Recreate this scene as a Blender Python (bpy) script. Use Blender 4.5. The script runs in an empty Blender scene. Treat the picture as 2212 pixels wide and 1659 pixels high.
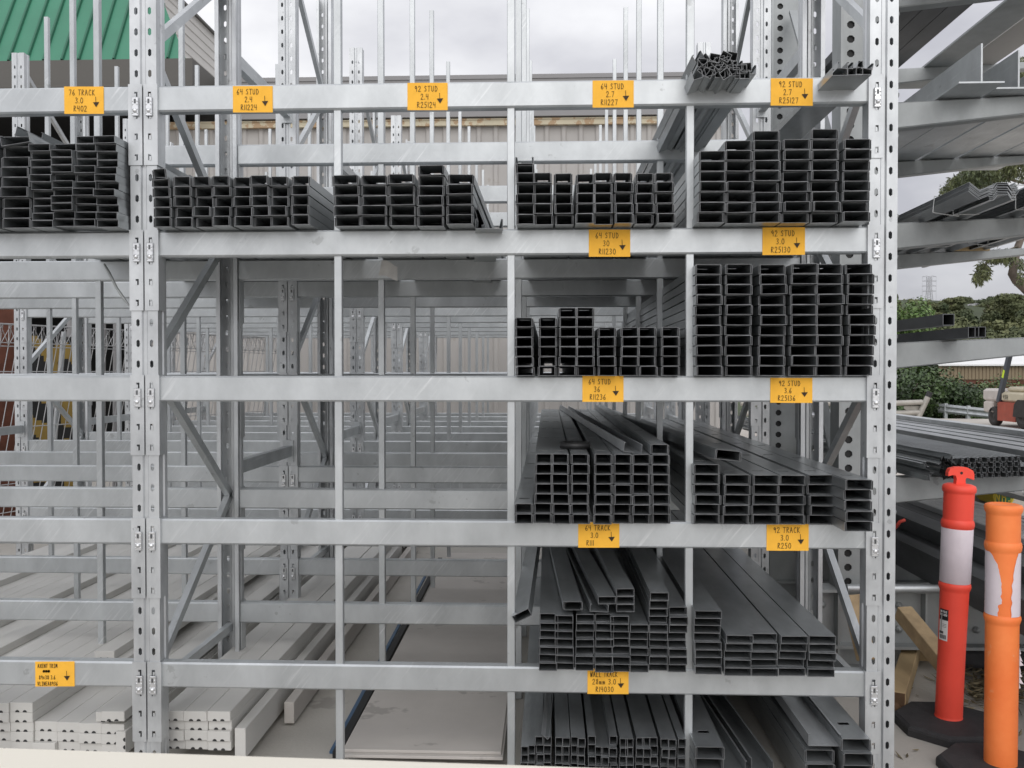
import bpy, math, random
from mathutils import Vector, Matrix, noise
random.seed(7)
R = math.radians
S = bpy.context.scene
col = S.collection
# ------------------------------------------------------------------ camera
F_, YAW, PIT, ROL = 1908.15, .0402, .0154, -.0004
CAMP = Vector((0, -3.1601, 1.5))
FW = Vector((-math.sin(YAW)*math.cos(PIT), math.cos(YAW)*math.cos(PIT), -math.sin(PIT)))
_rt = Vector((math.cos(YAW), math.sin(YAW), 0)); _up = _rt.cross(FW)
RT = math.cos(ROL)*_rt + math.sin(ROL)*_up
UP = -math.sin(ROL)*_rt + math.cos(ROL)*_up
cd = bpy.data.cameras.new('camera'); cam = bpy.data.objects.new('camera', cd); col.objects.link(cam)
cd.sensor_width = 36; cd.lens = 36*F_/2212; cd.clip_start = .05; cd.clip_end = 3000
cd.dof.use_dof = True; cd.dof.focus_distance = 3.4; cd.dof.aperture_fstop = 16
cam.matrix_world = Matrix(((RT.x, UP.x, -FW.x, CAMP.x), (RT.y, UP.y, -FW.y, CAMP.y), (RT.z, UP.z, -FW.z, CAMP.z), (0, 0, 0, 1)))
S.camera = cam
def ray(x, y): return FW + RT*((x-1106)/F_) + UP*((829.5-y)/F_)
def at(x, y, Y):
    d = ray(x, y); return CAMP + d*((Y-CAMP.y)/d.y)
def atz(x, y, Z):
    d = ray(x, y); return CAMP + d*((Z-CAMP.z)/d.z)
# ------------------------------------------------------------------ world, sun, exposure
SUN_EL, SUN_AZ = R(32), R(176)      # azimuth measured from +Y clockwise: behind the camera, a little left
w = bpy.data.worlds.new('World'); S.world = w; w.use_nodes = True
nt = w.node_tree; nt.nodes.clear()
def N(t, **k):
    n = nt.nodes.new(t)
    for a, b in k.items(): setattr(n, a, b)
    return n
out = N('ShaderNodeOutputWorld'); bg = N('ShaderNodeBackground'); bg.inputs[1].default_value = .1
sky = N('ShaderNodeTexSky', sky_type='NISHITA', sun_disc=False, sun_elevation=SUN_EL, sun_rotation=SUN_AZ)
tc = N('ShaderNodeTexCoord'); mp = N('ShaderNodeMapping'); mp.inputs['Scale'].default_value = (1, 1, 2.0); mp.inputs['Location'].default_value = (.3, .1, .25)
nz = N('ShaderNodeTexNoise'); nz.inputs['Scale'].default_value = 2.3; nz.inputs['Detail'].default_value = 6; nz.inputs['Roughness'].default_value = .5
cr = N('ShaderNodeValToRGB'); cr.color_ramp.elements[0].position = .40; cr.color_ramp.elements[0].color = (5.3, 5.3, 5.75, 1)
cr.color_ramp.elements[1].position = .62; cr.color_ramp.elements[1].color = (9.5, 9.5, 9.7, 1)
sp = N('ShaderNodeSeparateXYZ'); mr = N('ShaderNodeMapRange'); mr.inputs[1].default_value = 0; mr.inputs[2].default_value = 1; mr.inputs[3].default_value = .92; mr.inputs[4].default_value = 1.5
my = N('ShaderNodeMapRange'); my.inputs[1].default_value = -.9; my.inputs[2].default_value = .5; my.inputs[3].default_value = 1.38; my.inputs[4].default_value = 1.0
mu = N('ShaderNodeMath', operation='MULTIPLY'); vm = N('ShaderNodeVectorMath', operation='SCALE'); mx = N('ShaderNodeMixRGB'); mx.inputs[0].default_value = .94
L = nt.links.new
L(tc.outputs['Generated'], mp.inputs[0]); L(mp.outputs[0], nz.inputs['Vector']); L(nz.outputs['Fac'], cr.inputs[0])
L(tc.outputs['Generated'], sp.inputs[0]); L(sp.outputs['Z'], mr.inputs[0]); L(sp.outputs['Y'], my.inputs[0]); L(mr.outputs[0], mu.inputs[0]); L(my.outputs[0], mu.inputs[1])
L(cr.outputs[0], vm.inputs[0]); L(mu.outputs[0], vm.inputs['Scale']); L(sky.outputs[0], mx.inputs[1]); L(vm.outputs[0], mx.inputs[2]); L(mx.outputs[0], bg.inputs[0]); L(bg.outputs[0], out.inputs[0])
sd = bpy.data.lights.new('sun', 'SUN'); sd.energy = .85; sd.angle = R(50); sd.color = (1, .97, .93)
sun = bpy.data.objects.new('sun', sd); col.objects.link(sun)
sdir = Vector((math.sin(SUN_AZ)*math.cos(SUN_EL), math.cos(SUN_AZ)*math.cos(SUN_EL), math.sin(SUN_EL)))
sun.rotation_euler = sdir.to_track_quat('Z', 'Y').to_euler(); sun.location = sdir*60
S.view_settings.view_transform = 'Standard'; S.view_settings.look = 'None'; S.view_settings.exposure = 0.0; S.view_settings.gamma = 1
S.cycles.max_bounces = 8; S.cycles.diffuse_bounces = 4; S.cycles.glossy_bounces = 4; S.cycles.transparent_max_bounces = 8
# ------------------------------------------------------------------ materials
def mat(name, c, rough=.6, metal=0., var=.15, scale=6., c2=None, lo=.35, hi=.7, bump=0., bscale=None, island=0., streak=None, spots=None, detail=5, spec=None, scratch=0.):
    m = bpy.data.materials.new(name); m.use_nodes = True; t = m.node_tree; b = t.nodes['Principled BSDF']
    b.inputs['Roughness'].default_value = rough; b.inputs['Metallic'].default_value = metal
    if spec is not None: b.inputs['Specular IOR Level'].default_value = spec
    def n(ty, **k):
        q = t.nodes.new(ty)
        for a, v in k.items(): setattr(q, a, v)
        return q
    geo = n('ShaderNodeNewGeometry'); mpp = n('ShaderNodeMapping')
    if streak: mpp.inputs['Scale'].default_value = streak
    t.links.new(geo.outputs['Position'], mpp.inputs[0])
    nz = n('ShaderNodeTexNoise'); nz.inputs['Scale'].default_value = scale; nz.inputs['Detail'].default_value = detail; nz.inputs['Roughness'].default_value = .6
    t.links.new(mpp.outputs[0], nz.inputs['Vector'])
    r = n('ShaderNodeValToRGB'); r.color_ramp.elements[0].position = lo; r.color_ramp.elements[1].position = hi
    c2 = c2 or tuple(min(1, x*(1+var)) for x in c); c1 = tuple(x*(1-var) for x in c) if c2 is None or var else c
    r.color_ramp.elements[0].color = (*c1, 1); r.color_ramp.elements[1].color = (*c2, 1)
    t.links.new(nz.outputs['Fac'], r.inputs[0]); last = r.outputs[0]
    if spots:
        sc, th, sc_col, amt = spots
        n2 = n('ShaderNodeTexNoise'); n2.inputs['Scale'].default_value = sc; n2.inputs['Detail'].default_value = 4; n2.inputs['Roughness'].default_value = .65
        t.links.new(geo.outputs['Position'], n2.inputs['Vector'])
        r2 = n('ShaderNodeValToRGB'); r2.color_ramp.elements[0].position = th; r2.color_ramp.elements[1].position = th+.03
        r2.color_ramp.elements[0].color = (0, 0, 0, 1); r2.color_ramp.elements[1].color = (amt, amt, amt, 1)
        t.links.new(n2.outputs['Fac'], r2.inputs[0])
        m2 = n('ShaderNodeMixRGB'); m2.inputs[2].default_value = (*sc_col, 1); t.links.new(r2.outputs[0], m2.inputs[0]); t.links.new(last, m2.inputs[1]); last = m2.outputs[0]
    if scratch:
        mp2 = n('ShaderNodeMapping', vector_type='TEXTURE'); mp2.inputs['Rotation'].default_value = (0, R(-52), 0); mp2.inputs['Scale'].default_value = (.2, .2, .011)
        t.links.new(geo.outputs['Position'], mp2.inputs[0]); n4 = n('ShaderNodeTexNoise'); n4.inputs['Scale'].default_value = 1.; n4.inputs['Detail'].default_value = 3
        t.links.new(mp2.outputs[0], n4.inputs['Vector']); n5 = n('ShaderNodeTexNoise'); n5.inputs['Scale'].default_value = 3.; t.links.new(geo.outputs['Position'], n5.inputs['Vector'])
        r4 = n('ShaderNodeMapRange'); r4.inputs[1].default_value = .55; r4.inputs[2].default_value = .72; t.links.new(n4.outputs['Fac'], r4.inputs[0])
        r5 = n('ShaderNodeMapRange'); r5.inputs[1].default_value = .45; r5.inputs[2].default_value = .65; r5.inputs[4].default_value = scratch; t.links.new(n5.outputs['Fac'], r5.inputs[0])
        m4 = n('ShaderNodeMath', operation='MULTIPLY'); t.links.new(r4.outputs[0], m4.inputs[0]); t.links.new(r5.outputs[0], m4.inputs[1])
        m5 = n('ShaderNodeMixRGB'); m5.inputs[2].default_value = (.85,.86,.87,1); t.links.new(m4.outputs[0], m5.inputs[0]); t.links.new(last, m5.inputs[1]); last = m5.outputs[0]
    if island:
        h = n('ShaderNodeHueSaturation'); ma = n('ShaderNodeMapRange'); ma.inputs[3].default_value = 1-island; ma.inputs[4].default_value = 1+island
        t.links.new(geo.outputs['Random Per Island'], ma.inputs[0]); t.links.new(ma.outputs[0], h.inputs['Value']); t.links.new(last, h.inputs['Color']); last = h.outputs[0]
    t.links.new(last, b.inputs['Base Color'])
    if bump:
        bp = n('ShaderNodeBump'); bp.inputs['Strength'].default_value = bump; bp.inputs['Distance'].default_value = .01
        n3 = n('ShaderNodeTexNoise'); n3.inputs['Scale'].default_value = bscale or scale*4; n3.inputs['Detail'].default_value = 6
        t.links.new(geo.outputs['Position'], n3.inputs['Vector']); t.links.new(n3.outputs['Fac'], bp.inputs['Height']); t.links.new(bp.outputs[0], b.inputs['Normal'])
    return m
M = {}
M['galv'] = mat('galvanised', (.43, .45, .458), .42, .62, 0, 5, (.61, .635, .645), .3, .72, .05, 40, scratch=.38, streak=(1, 1, .55), spots=(9, .66, (.33, .34, .34), .55))
M['galv_up'] = mat('galvanised upright', (.44, .455, .465), .42, .62, 0, 9, (.66, .68, .69), .3, .7, .05, 40, streak=(1, 1, .5), spots=(16, .66, (.33, .34, .345), .6))
M['galv_cant'] = mat('galvanised heavy', (.31, .325, .325), .5, .35, 0, 6, (.42, .44, .44), .3, .7, .08, 30, streak=(1, 1, .6), spots=(9, .68, (.2, .2, .2), .5))
M['silver'] = mat('silver aluminium', (.78, .785, .79), .4, .25, .05, 9)  # pale base colour carries the sky reflection on the extrusions
M['clad_l'] = mat('pale cladding', (.62, .60, .565), .6, 0, .05, 1.5)
M['zinc'] = mat('bright zinc', (.75, .76, .77), .28, .8, .1, 60)
M['steel'] = mat('stud steel', (.32, .338, .345), .31, .68, .25, 7, streak=(1, .35, 1), spots=(14, .66, (.24, .25, .25), .5))
M['steel_edge'] = mat('cut steel edge', (.2, .205, .21), .5, .4, .3, 30)
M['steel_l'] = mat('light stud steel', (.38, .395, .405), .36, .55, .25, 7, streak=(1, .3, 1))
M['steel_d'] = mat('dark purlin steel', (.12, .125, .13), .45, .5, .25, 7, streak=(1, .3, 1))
M['conc'] = mat('concrete', (.39, .37, .335), .9, 0, 0, 1.3, (.49, .47, .43), .3, .7, .25, 60, spots=(2.2, .62, (.25, .235, .215), .55))
M['yard'] = mat('yard concrete', (.43, .395, .355), .9, 0, 0, .35, (.53, .495, .445), .3, .7, .2, 30, spots=(.8, .6, (.3, .27, .24), .5))
M['board'] = mat('primed board', (.62, .61, .58), .75, 0, .07, 3, streak=(1, .2, 1), spots=(12, .7, (.33, .32, .3), .4))
M['groove'] = mat('board groove', (.04, .04, .04), .9)
M['sheet'] = mat('cement sheet', (.52, .49, .455), .8, 0, .06, 3, spots=(3.5, .63, (.3, .28, .26), .6))
M['rawwood'] = mat('raw pine', (.48, .35, .19), .8, 0, .16, 9, streak=(1, .15, 1), spots=(18, .68, (.3, .21, .11), .5))
M['wood_y'] = mat('weathered pine', (.46, .34, .20), .8, 0, .18, 14, spots=(10, .62, (.3, .21, .12), .6))
M['wood_end'] = mat('dark end grain', (.13, .075, .04), .9, 0, .2, 30)
M['rubber'] = mat('black rubber', (.035, .034, .036), .75, 0, .15, 30, bump=.3, bscale=220)
M['red'] = mat('red plastic', (.97, .085, .05), .5, 0, .04, 6, spots=(22, .68, (.8, .2, .15), .35))
M['orange'] = mat('orange plastic', (.95, .21, .045), .55, 0, .06, 6, c2=(.98, .27, .07), spots=(18, .68, (.85, .4, .2), .35))
M['sleeve'] = mat('reflective sleeve', (.74, .66, .70), .4, 0, .03, 20, bump=.1, bscale=260)
M['white'] = mat('white paper', (.75, .74, .72), .7, 0, .03, 5)
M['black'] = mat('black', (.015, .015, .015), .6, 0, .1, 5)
M['ink'] = mat('marker ink', (.035, .02, .008), .7, 0, 0.01, 5)
M['note'] = mat('orange paper', (.96, .50, .045), .75, 0, .05, 22)
M['cream'] = mat('cream paint', (.80, .76, .66), .3, 0, .015, 2)
M['green'] = mat('green roof sheet', (.045, .215, .13), .45, .0, .06, 2)
M['green_d'] = mat('green roof rib', (.02, .12, .07), .5, .0, .06, 2)
M['fascia'] = mat('brown fascia', (.10, .095, .085), .6, 0, .05, 1)
M['fasciag'] = mat('grey fascia', (.27, .265, .265), .6, 0, .05, 1)
M['clad'] = mat('beige cladding', (.43, .412, .39), .6, 0, .06, 1.2, spots=(2.5, .66, (.32, .28, .24), .4))
M['rust'] = mat('rusty cream gutter', (.58, .52, .38), .7, 0, .05, 3, spots=(5, .5, (.36, .19, .08), .65), streak=(1, 1, .2))
M['dark'] = mat('dark interior', (.02, .02, .02), .9, 0, .1, 2)  # near-black colour puts the shade of the enclosed warehouse into its walls
M['yell'] = mat('yellow wrap', (.30, .20, .045), .6, 0, .1, 8)
M['brown'] = mat('red brown pack', (.14, .05, .03), .8, 0, .25, 6)
M['wire'] = mat('mesh wire', (.5, .5, .5), .45, .5, .1, 10)
M['blue'] = mat('blue strip', (.05, .11, .2), .5, 0, .1, 6)
M['paper'] = mat('torn grey paper', (.55, .54, .52), .8, 0, .1, 30)
M['leaf'] = mat('leaf', (.05, .085, .022), .55, 0, 0, .9, (.10, .145, .045), .35, .65, island=.55)
M['leaf_d'] = mat('dark leaf', (.026, .052, .016), .5, 0, 0, 1.2, (.062, .10, .03), .35, .65, island=.55)
M['leaf_l'] = mat('light leaf', (.075, .14, .03), .5, 0, 0, 1.2, (.14, .21, .06), .35, .65, island=.5)
M['leaf_far'] = mat('far leaf', (.05, .07, .03), .8, 0, 0, .13, (.15, .16, .07), .36, .64, island=.22)
M['leaf_gum'] = mat('gum leaf', (.055, .075, .03), .5, 0, 0, 1.5, (.12, .13, .05), .35, .65, island=.5)
M['bark'] = mat('bark', (.13, .105, .085), .9, 0, .35, 5, bump=.4)
M['litter'] = mat('dry leaf', (.17, .14, .08), .8, 0, .2, 9, island=.6)
M['hill'] = mat('hill ground', (.05, .065, .03), .95, 0, .3, .05)
M['flred'] = mat('faded red paint', (.42, .085, .05), .5, 0, .15, 4, spots=(4, .64, (.3, .16, .12), .6))
M['flcream'] = mat('worn cream paint', (.62, .56, .42), .5, 0, .07, 4)
M['flwhite'] = mat('scuffed white paint', (.62, .57, .53), .55, 0, .08, 4, spots=(6, .64, (.35, .27, .24), .6))
M['flgrey'] = mat('blue grey paint', (.085, .095, .115), .5, 0, .1, 3)
M['tyre'] = mat('tyre', (.045, .042, .04), .85, 0, .2, 6)
M['rim'] = mat('wheel rim', (.06, .055, .052), .7, 0, .3, 8)
M['tan'] = mat('tan sheet', (.27, .21, .135), .7, 0, .05, 1)
M['brick'] = mat('red brick', (.15, .06, .04), .9, 0, .2, 3)
M['roofw'] = mat('white roof', (.8, .8, .79), .5, 0, .04, .5)
M['hivis'] = mat('hi vis yellow', (.7, .9, .05), .5, 0, .02, 4)
M['skin'] = mat('skin', (.45, .17, .10), .6, 0, .05, 9)
M['cloth'] = mat('dark cloth', (.03, .032, .036), .85, 0, .2, 9)
M['tower'] = mat('tower steel', (.45, .45, .47), .7, .2, .05, 1)
M['wall_w'] = mat('pale wall', (.45, .46, .47), .8, 0, .05, 1)
M['glass'] = mat('dark glass', (.05, .06, .07), .1, 0, .05, 1)
M['tarp'] = mat('beige tarp', (.50, .46, .40), .7, 0, .1, 3)
M['sgreen'] = mat('sign green', (.015, .16, .06), .5, 0, .03, 4)
M['syel'] = mat('sign yellow', (.75, .55, .03), .5, 0, .05, 4)
M['alu'] = mat('aluminium', (.5, .5, .49), .4, .5, .1, 8)
M['barrier'] = mat('old galvanised pipe', (.42, .40, .36), .55, .3, .12, 6)
M['strap'] = mat('pale strapping', (.5, .51, .5), .5, 0, .1, 9)
M['tape'] = mat('black tape', (.02, .02, .02), .45, 0, .1, 9)
M['redrag'] = mat('red tag', (.5, .06, .04), .6, 0, .1, 9)
# ------------------------------------------------------------------ mesh helpers
class MB:
    def __init__(s): s.v = []; s.f = []; s.m = []; s.sm = []
    def add(s, vs, fs, mi=0, smooth=False):
        o = len(s.v); s.v += [tuple(p) for p in vs]; s.f += [tuple(i+o for i in f) for f in fs]; s.m += [mi]*len(fs); s.sm += [smooth]*len(fs)
    def box(s, a, b, mi=0, T=None):
        x0, y0, z0 = a; x1, y1, z1 = b
        vs = [Vector(p) for p in ((x0,y0,z0),(x1,y0,z0),(x1,y1,z0),(x0,y1,z0),(x0,y0,z1),(x1,y0,z1),(x1,y1,z1),(x0,y1,z1))]
        if T: vs = [T @ p for p in vs]
        s.add(vs, [(0,3,2,1),(4,5,6,7),(0,1,5,4),(1,2,6,5),(2,3,7,6),(3,0,4,7)], mi)
    def bbox(s, a, b, c=.004, mi=0, T=None):      # chamfered box
        x0,y0,z0=a; x1,y1,z1=b
        P=[]
        for z,i in ((z0,c),(z0+c,0),(z1-c,0),(z1,c)):
            j=c-i if i==0 else c
            k = c if i==c else 0
            P.append([(x0+c+k-0*c,y0+k,z),(x1-c-k,y0+k,z),(x1-k,y0+c+k,z),(x1-k,y1-c-k,z),(x1-c-k,y1-k,z),(x0+c+k,y1-k,z),(x0+k,y1-c-k,z),(x0+k,y0+c+k,z)])
        vs=[Vector(p) for r in P for p in r]
        if T: vs=[T@p for p in vs]
        fs=[tuple(range(7,-1,-1)),tuple(range(24,32))]
        for r in range(3):
            for i in range(8): fs.append((r*8+i,r*8+(i+1)%8,r*8+8+(i+1)%8,r*8+8+i))
        s.add(vs,fs,mi)
    def prism(s, prof, a, b, axis='x', mi=0, T=None, cap=True, smooth=False, mcap=None):
        # prof: list of (u,v); axis x -> (t,u,v), y -> (u,t,v), z -> (u,v,t)
        n = len(prof)
        g = {'x': lambda t,u,v: (t,u,v), 'y': lambda t,u,v: (u,t,v), 'z': lambda t,u,v: (u,v,t)}[axis]
        vs = [Vector(g(a,*p)) for p in prof]+[Vector(g(b,*p)) for p in prof]
        if T: vs = [T @ p for p in vs]
        s.add(vs, [(i,(i+1)%n,n+(i+1)%n,n+i) for i in range(n)], mi, smooth)
        if cap: s.add(vs, [tuple(range(n-1,-1,-1)), tuple(range(n,2*n))], mi if mcap is None else mcap)
    def tube(s, pts, r, n=8, mi=0, smooth=True, closed_caps=True):
        pts = [Vector(p) for p in pts]; rs = r if isinstance(r, (list, tuple)) else [r]*len(pts)
        o = []; prev = None
        for i, p in enumerate(pts):
            d = (pts[min(i+1,len(pts)-1)]-pts[max(i-1,0)]).normalized()
            a = prev if prev is not None else (Vector((0,0,1)) if abs(d.z) < .9 else Vector((1,0,0)))
            u = (a-d*a.dot(d)).normalized(); prev = u; v = d.cross(u)
            o += [p+(u*math.cos(2*math.pi*k/n)+v*math.sin(2*math.pi*k/n))*rs[i] for k in range(n)]
        fs = [(i*n+k, i*n+(k+1)%n, (i+1)*n+(k+1)%n, (i+1)*n+k) for i in range(len(pts)-1) for k in range(n)]
        s.add(o, fs, mi, smooth)
        if closed_caps: s.add(o, [tuple(range(n-1,-1,-1)), tuple(range((len(pts)-1)*n, len(pts)*n))], mi)
    def bar(s, a, b, w, h, mi=0, up=Vector((0,0,1))):
        a = Vector(a); b = Vector(b); d = (b-a); l = d.length; d.normalize(); u = (up-d*up.dot(d)).normalized(); r = d.cross(u)
        T = Matrix(((d.x,r.x,u.x,a.x),(d.y,r.y,u.y,a.y),(d.z,r.z,u.z,a.z),(0,0,0,1)))
        s.box((0,-w/2,-h/2),(l,w/2,h/2),mi,T)
    def lathe(s, prof, n=28, mi=0, c=(0,0,0), smooth=True, a0=0, a1=2*math.pi, T=None):
        full = abs(a1-a0-2*math.pi) < 1e-6; k = n if full else n+1
        vs = [Vector((c[0]+r*math.cos(a0+(a1-a0)*i/n), c[1]+r*math.sin(a0+(a1-a0)*i/n), c[2]+z)) for r, z in prof for i in range(k)]
        if T: vs = [T @ p for p in vs]
        fs = []
        for j in range(len(prof)-1):
            for i in range(n): fs.append((j*k+i, j*k+(i+1)%k, (j+1)*k+(i+1)%k, (j+1)*k+i))
        s.add(vs, fs, mi, smooth)
    def mesh(s, name, mats):
        me = bpy.data.meshes.new(name); me.from_pydata(s.v, [], s.f)
        for m in mats: me.materials.append(M[m] if isinstance(m, str) else m)
        me.polygons.foreach_set('material_index', s.m); me.polygons.foreach_set('use_smooth', s.sm); me.update(); return me
    def build(s, name, mats, parent=None, loc=None):
        return ob(name, s.mesh(name, mats if isinstance(mats, (list, tuple)) else [mats]), parent, loc)
def ob(name, data, parent=None, loc=None, rot=None):
    o = bpy.data.objects.new(name, data); col.objects.link(o)
    if parent: o.parent = parent
    if loc is not None: o.location = loc
    if rot is not None: o.rotation_euler = rot
    return o
def tag(o, label=None, cat=None, group=None, kind=None):
    if label: o['label'] = label
    if cat: o['category'] = cat
    if group: o['group'] = group
    if kind: o['kind'] = kind
    return o
def thing(name, label, cat, loc=(0,0,0), group=None, rot=None): return tag(ob(name, None, None, loc, rot), label, cat, group)
def ordn(i): return ['first','second','third','fourth','fifth','sixth','seventh','eighth','ninth','tenth','eleventh','twelfth','thirteenth','fourteenth','fifteenth','sixteenth','seventeenth','eighteenth','nineteenth','twentieth','twenty-first','twenty-second','twenty-third','twenty-fourth','twenty-fifth','twenty-sixth','twenty-seventh','twenty-eighth','twenty-ninth','thirtieth'][i]
# ------------------------------------------------------------------ ground
mb = MB(); mb.add([(-60,-40,0),(34,-40,0),(34,22.5,0),(-60,27.5,0)], [(0,1,2,3)]); tag(mb.build('concrete_ground','conc'), kind='structure')
mb = MB(); mb.add([(4.2,2,.004),(34,2,.004),(34,22.4,.004),(4.2,25.5,.004)], [(0,1,2,3)])
for k in range(6):
    y = 5+3.4*k; mb.add([(4.2,y,.0052),(34,y-.6,.0052),(34,y-.57,.0052),(4.2,y+.03,.0052)], [(0,1,2,3)], 1)
tag(mb.build('yard_pavement',['yard','conc']), kind='structure')
mb = MB(); n = 60
def hz(x, y):
    t = max(0, min(1, (y-95)/170)); t = t*t*(3-2*t)
    return (-3.2 if y > 34 else -3.2*max(0,(y-26)/8)) + t*(24+3.0*math.sin(x*.021+.7)+2.2*math.sin(x*.057)) + 4*t*noise.noise(Vector((x*.03,y*.03,0)))
xs = [-300+i*700/n for i in range(n+1)]; ys = [22+ (j/40)**2*620 for j in range(41)]
for y in ys:
    for x in xs: mb.v.append((x, y, -.02+hz(x,y) if y > 27 else -.02-.4*(y-22)/5))
for j in range(40):
    for i in range(n): mb.f.append((j*(n+1)+i, j*(n+1)+i+1, (j+1)*(n+1)+i+1, (j+1)*(n+1)+i)); mb.m.append(0); mb.sm.append(True)
tag(mb.build('hill_terrain','hill'), kind='structure')
# ------------------------------------------------------------------ pallet racking
ROWS = [0,.8309,1.7712,2.6043,3.5601,4.4695,5.3517,6.2479,7.1938,8.03]
LEV = [2.5306,2.0056,1.4802,.9588,.4326]; HB = .0928; UX = [-4.0965,-1.4615,1.1754]; UW = .049; TOPH = 3.96
def octhole(mb, x0, x1, z0, z1, hx, hz_, cx, cz, y):
    # quad with an octagonal hole
    c = .005
    o = [(x0,y,z0),(x1,y,z0),(x1,y,z1),(x0,y,z1)]
    h = [(cx-hx,y,cz-hz_+c),(cx-hx+c,y,cz-hz_),(cx+hx-c,y,cz-hz_),(cx+hx,y,cz-hz_+c),(cx+hx,y,cz+hz_-c),(cx+hx-c,y,cz+hz_),(cx-hx+c,y,cz+hz_),(cx-hx,y,cz+hz_-c)]
    d = .003; hb = [(p[0],y+d,p[2]) for p in h]
    mb.add(o+h+hb, [(0,1,6,5),(1,7,6),(1,2,8,7),(2,9,8),(2,3,10,9),(3,11,10),(3,0,4,11),(0,5,4)]+[(4+(i+1)%8,4+i,12+i,12+(i+1)%8) for i in range(8)])
mb = MB(); z = 0; ph = (LEV[0]+.043) % .075
xs = [-UW,-.034,-.016,-.011,-.006,.006,.011,.016,.034,UW]
ydep = {-.049:0,-.034:0,-.016:0,-.011:0,-.006:.007,.006:.007,.011:0,.016:0,.034:0,.049:0}
def vstrip(xa, ya, xb, yb, z0=0, z1=TOPH): mb.add([(xa,ya,z0),(xb,yb,z0),(xb,yb,z1),(xa,ya,z1)], [(0,1,2,3)])
for xa, xb in zip(xs[:-1], xs[1:]):
    if abs((xa+xb)/2) > .015 and abs((xa+xb)/2) < .034:
        zc = ph; zp = 0
        while zc+.0375 < TOPH:
            octhole(mb, xa, xb, zp, zc+.0375, .0062, .0135, (xa+xb)/2, zc, 0); zp = zc+.0375; zc += .075
        vstrip(xa,0,xb,0,zp,TOPH)
    else: vstrip(xa, ydep[xa], xb, ydep[xb])
for sx in (-1, 1):
    e = .0022
    pr = [(sx*UW,0),(sx*UW,.028),(sx*(UW-.005),.033),(sx*(UW-.005),.045),(sx*UW,.05),(sx*UW,.072),(sx*(UW-.018),.072),(sx*(UW-.018),.066)]
    for (a,b),(c,d) in zip(pr[:-1],pr[1:]): vstrip(a,b,c,d)
UPM = mb.mesh('upright',['galv_up'])
mb = MB(); mb.bbox((-.07,-.03,0),(.07,.11,.008),.002); 
for sx in (-1,1): mb.lathe([(.012,.008),(.012,.02),(.0,.02)],6,1,(sx*.058,.09,0),False)
BPM = mb.mesh('base_plate',['galv_up','zinc'])
BL = 2.5355
mb = MB(); c = .006
mb.prism([(c,0),(.05-c,0),(.05,-c),(.05,-HB+c),(.05-c,-HB),(c,-HB),(0,-HB+c),(0,-c)], -BL/2, BL/2, 'x')
# rounded edge strips catch the light
BEAMM = mb.mesh('beam',['galv'])
def connector(sg):
    # local origin: beam end at face/top; upright lies towards -x*sg
    mb = MB(); yf = -.011
    x1 = -.0475; z0, z1 = -.288, .004
    zs = [.043-.075*k for k in range(1,5)]; xh = -.0253
    # plate strips
    def q(xa,xb,za,zb,y=yf,mi=0):
        P = [(xa*sg,y,za),(xb*sg,y,za),(xb*sg,y,zb),(xa*sg,y,zb)]; mb.add(P,[(0,1,2,3)] if sg*(xb-xa) > 0 else [(3,2,1,0)],mi)
    q(x1,xh-.008,z0,z1); q(xh+.008,.001,z0,z1)
    zt = z1
    for k, zc in enumerate(zs):
        q(xh-.008,xh+.008,zc+.008,zt)
        # L shaped punched slot with a bent tongue
        q(xh-.008,xh-.0058,zc-.014,zc+.008); q(xh+.0058,xh+.008,zc-.014,zc+.008)
        q(xh-.001,xh+.0058,zc-.014,zc+.001,yf-.002)
        zt = zc-.014
    q(xh-.008,xh+.008,z0,zt)
    for xa in (x1,):
        mb.add([(xa*sg,yf,z0),(xa*sg,yf+.004,z0),(xa*sg,yf+.004,z1),(xa*sg,yf,z1)],[(0,1,2,3)])
    mb.add([(x1*sg,yf,z0),(.001*sg,yf,z0),(.001*sg,yf+.004,z0),(x1*sg,yf+.004,z0)],[(0,1,2,3)])
    mb.add([(x1*sg,yf,z1),(.001*sg,yf,z1),(.001*sg,yf+.004,z1),(x1*sg,yf+.004,z1)],[(0,1,2,3)])
    # side flange along the upright
    a = sorted((.001*sg,.0035*sg)); mb.box((a[0],yf,z0),(a[1],.047,z1))
    # safety clip with embossed nubs and a dome bolt
    a = sorted(((xh-.012)*sg,(xh+.012)*sg)); mb.bbox((a[0],yf-.0085,-.113),(a[1],yf-.003,-.044),.0022,1)
    for dx in (-.0085,.0085):
        for dz in (-.060,-.072,-.088,-.103): mb.lathe([(.0034,0),(.0024,.002),(0,.003)],6,1,T=Matrix.Translation(((xh+dx)*sg,yf-.0085,dz)) @ Matrix.Rotation(R(90),4,'X'))
    mb.lathe([(.0085,0),(.008,.003),(.005,.006),(0,.0075)],10,1,T=Matrix.Translation((xh*sg,yf-.0085,-.094)) @ Matrix.Rotation(R(90),4,'X'))
    mb.box(((xh-.0035) if sg>0 else (-xh-.0035),yf-.0095,-.068),((xh+.0035) if sg>0 else (-xh+.0035),yf-.0085,-.052),2)
    return mb.mesh('end_connector',['galv_up','zinc','steel_d'])
CONN = {1: connector(1), -1: connector(-1)}
PX = [-3.33,-2.70,-2.072,-.757,-.131,.506]
mb = MB()
tops = [0]+LEV[::-1]
for k in range(6):
    za = .004 if k == 0 else tops[k]; zb = (tops[k+1]-HB) if k < 5 else 3.85
    mb.prism([(-.0138,.011),(-.0118,.009),(.0118,.009),(.0138,.011),(.0138,.035),(.0118,.037),(-.0118,.037),(-.0138,.035)], za, zb, 'z')
POSTM = mb.mesh('divider_post',['galv'])
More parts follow.
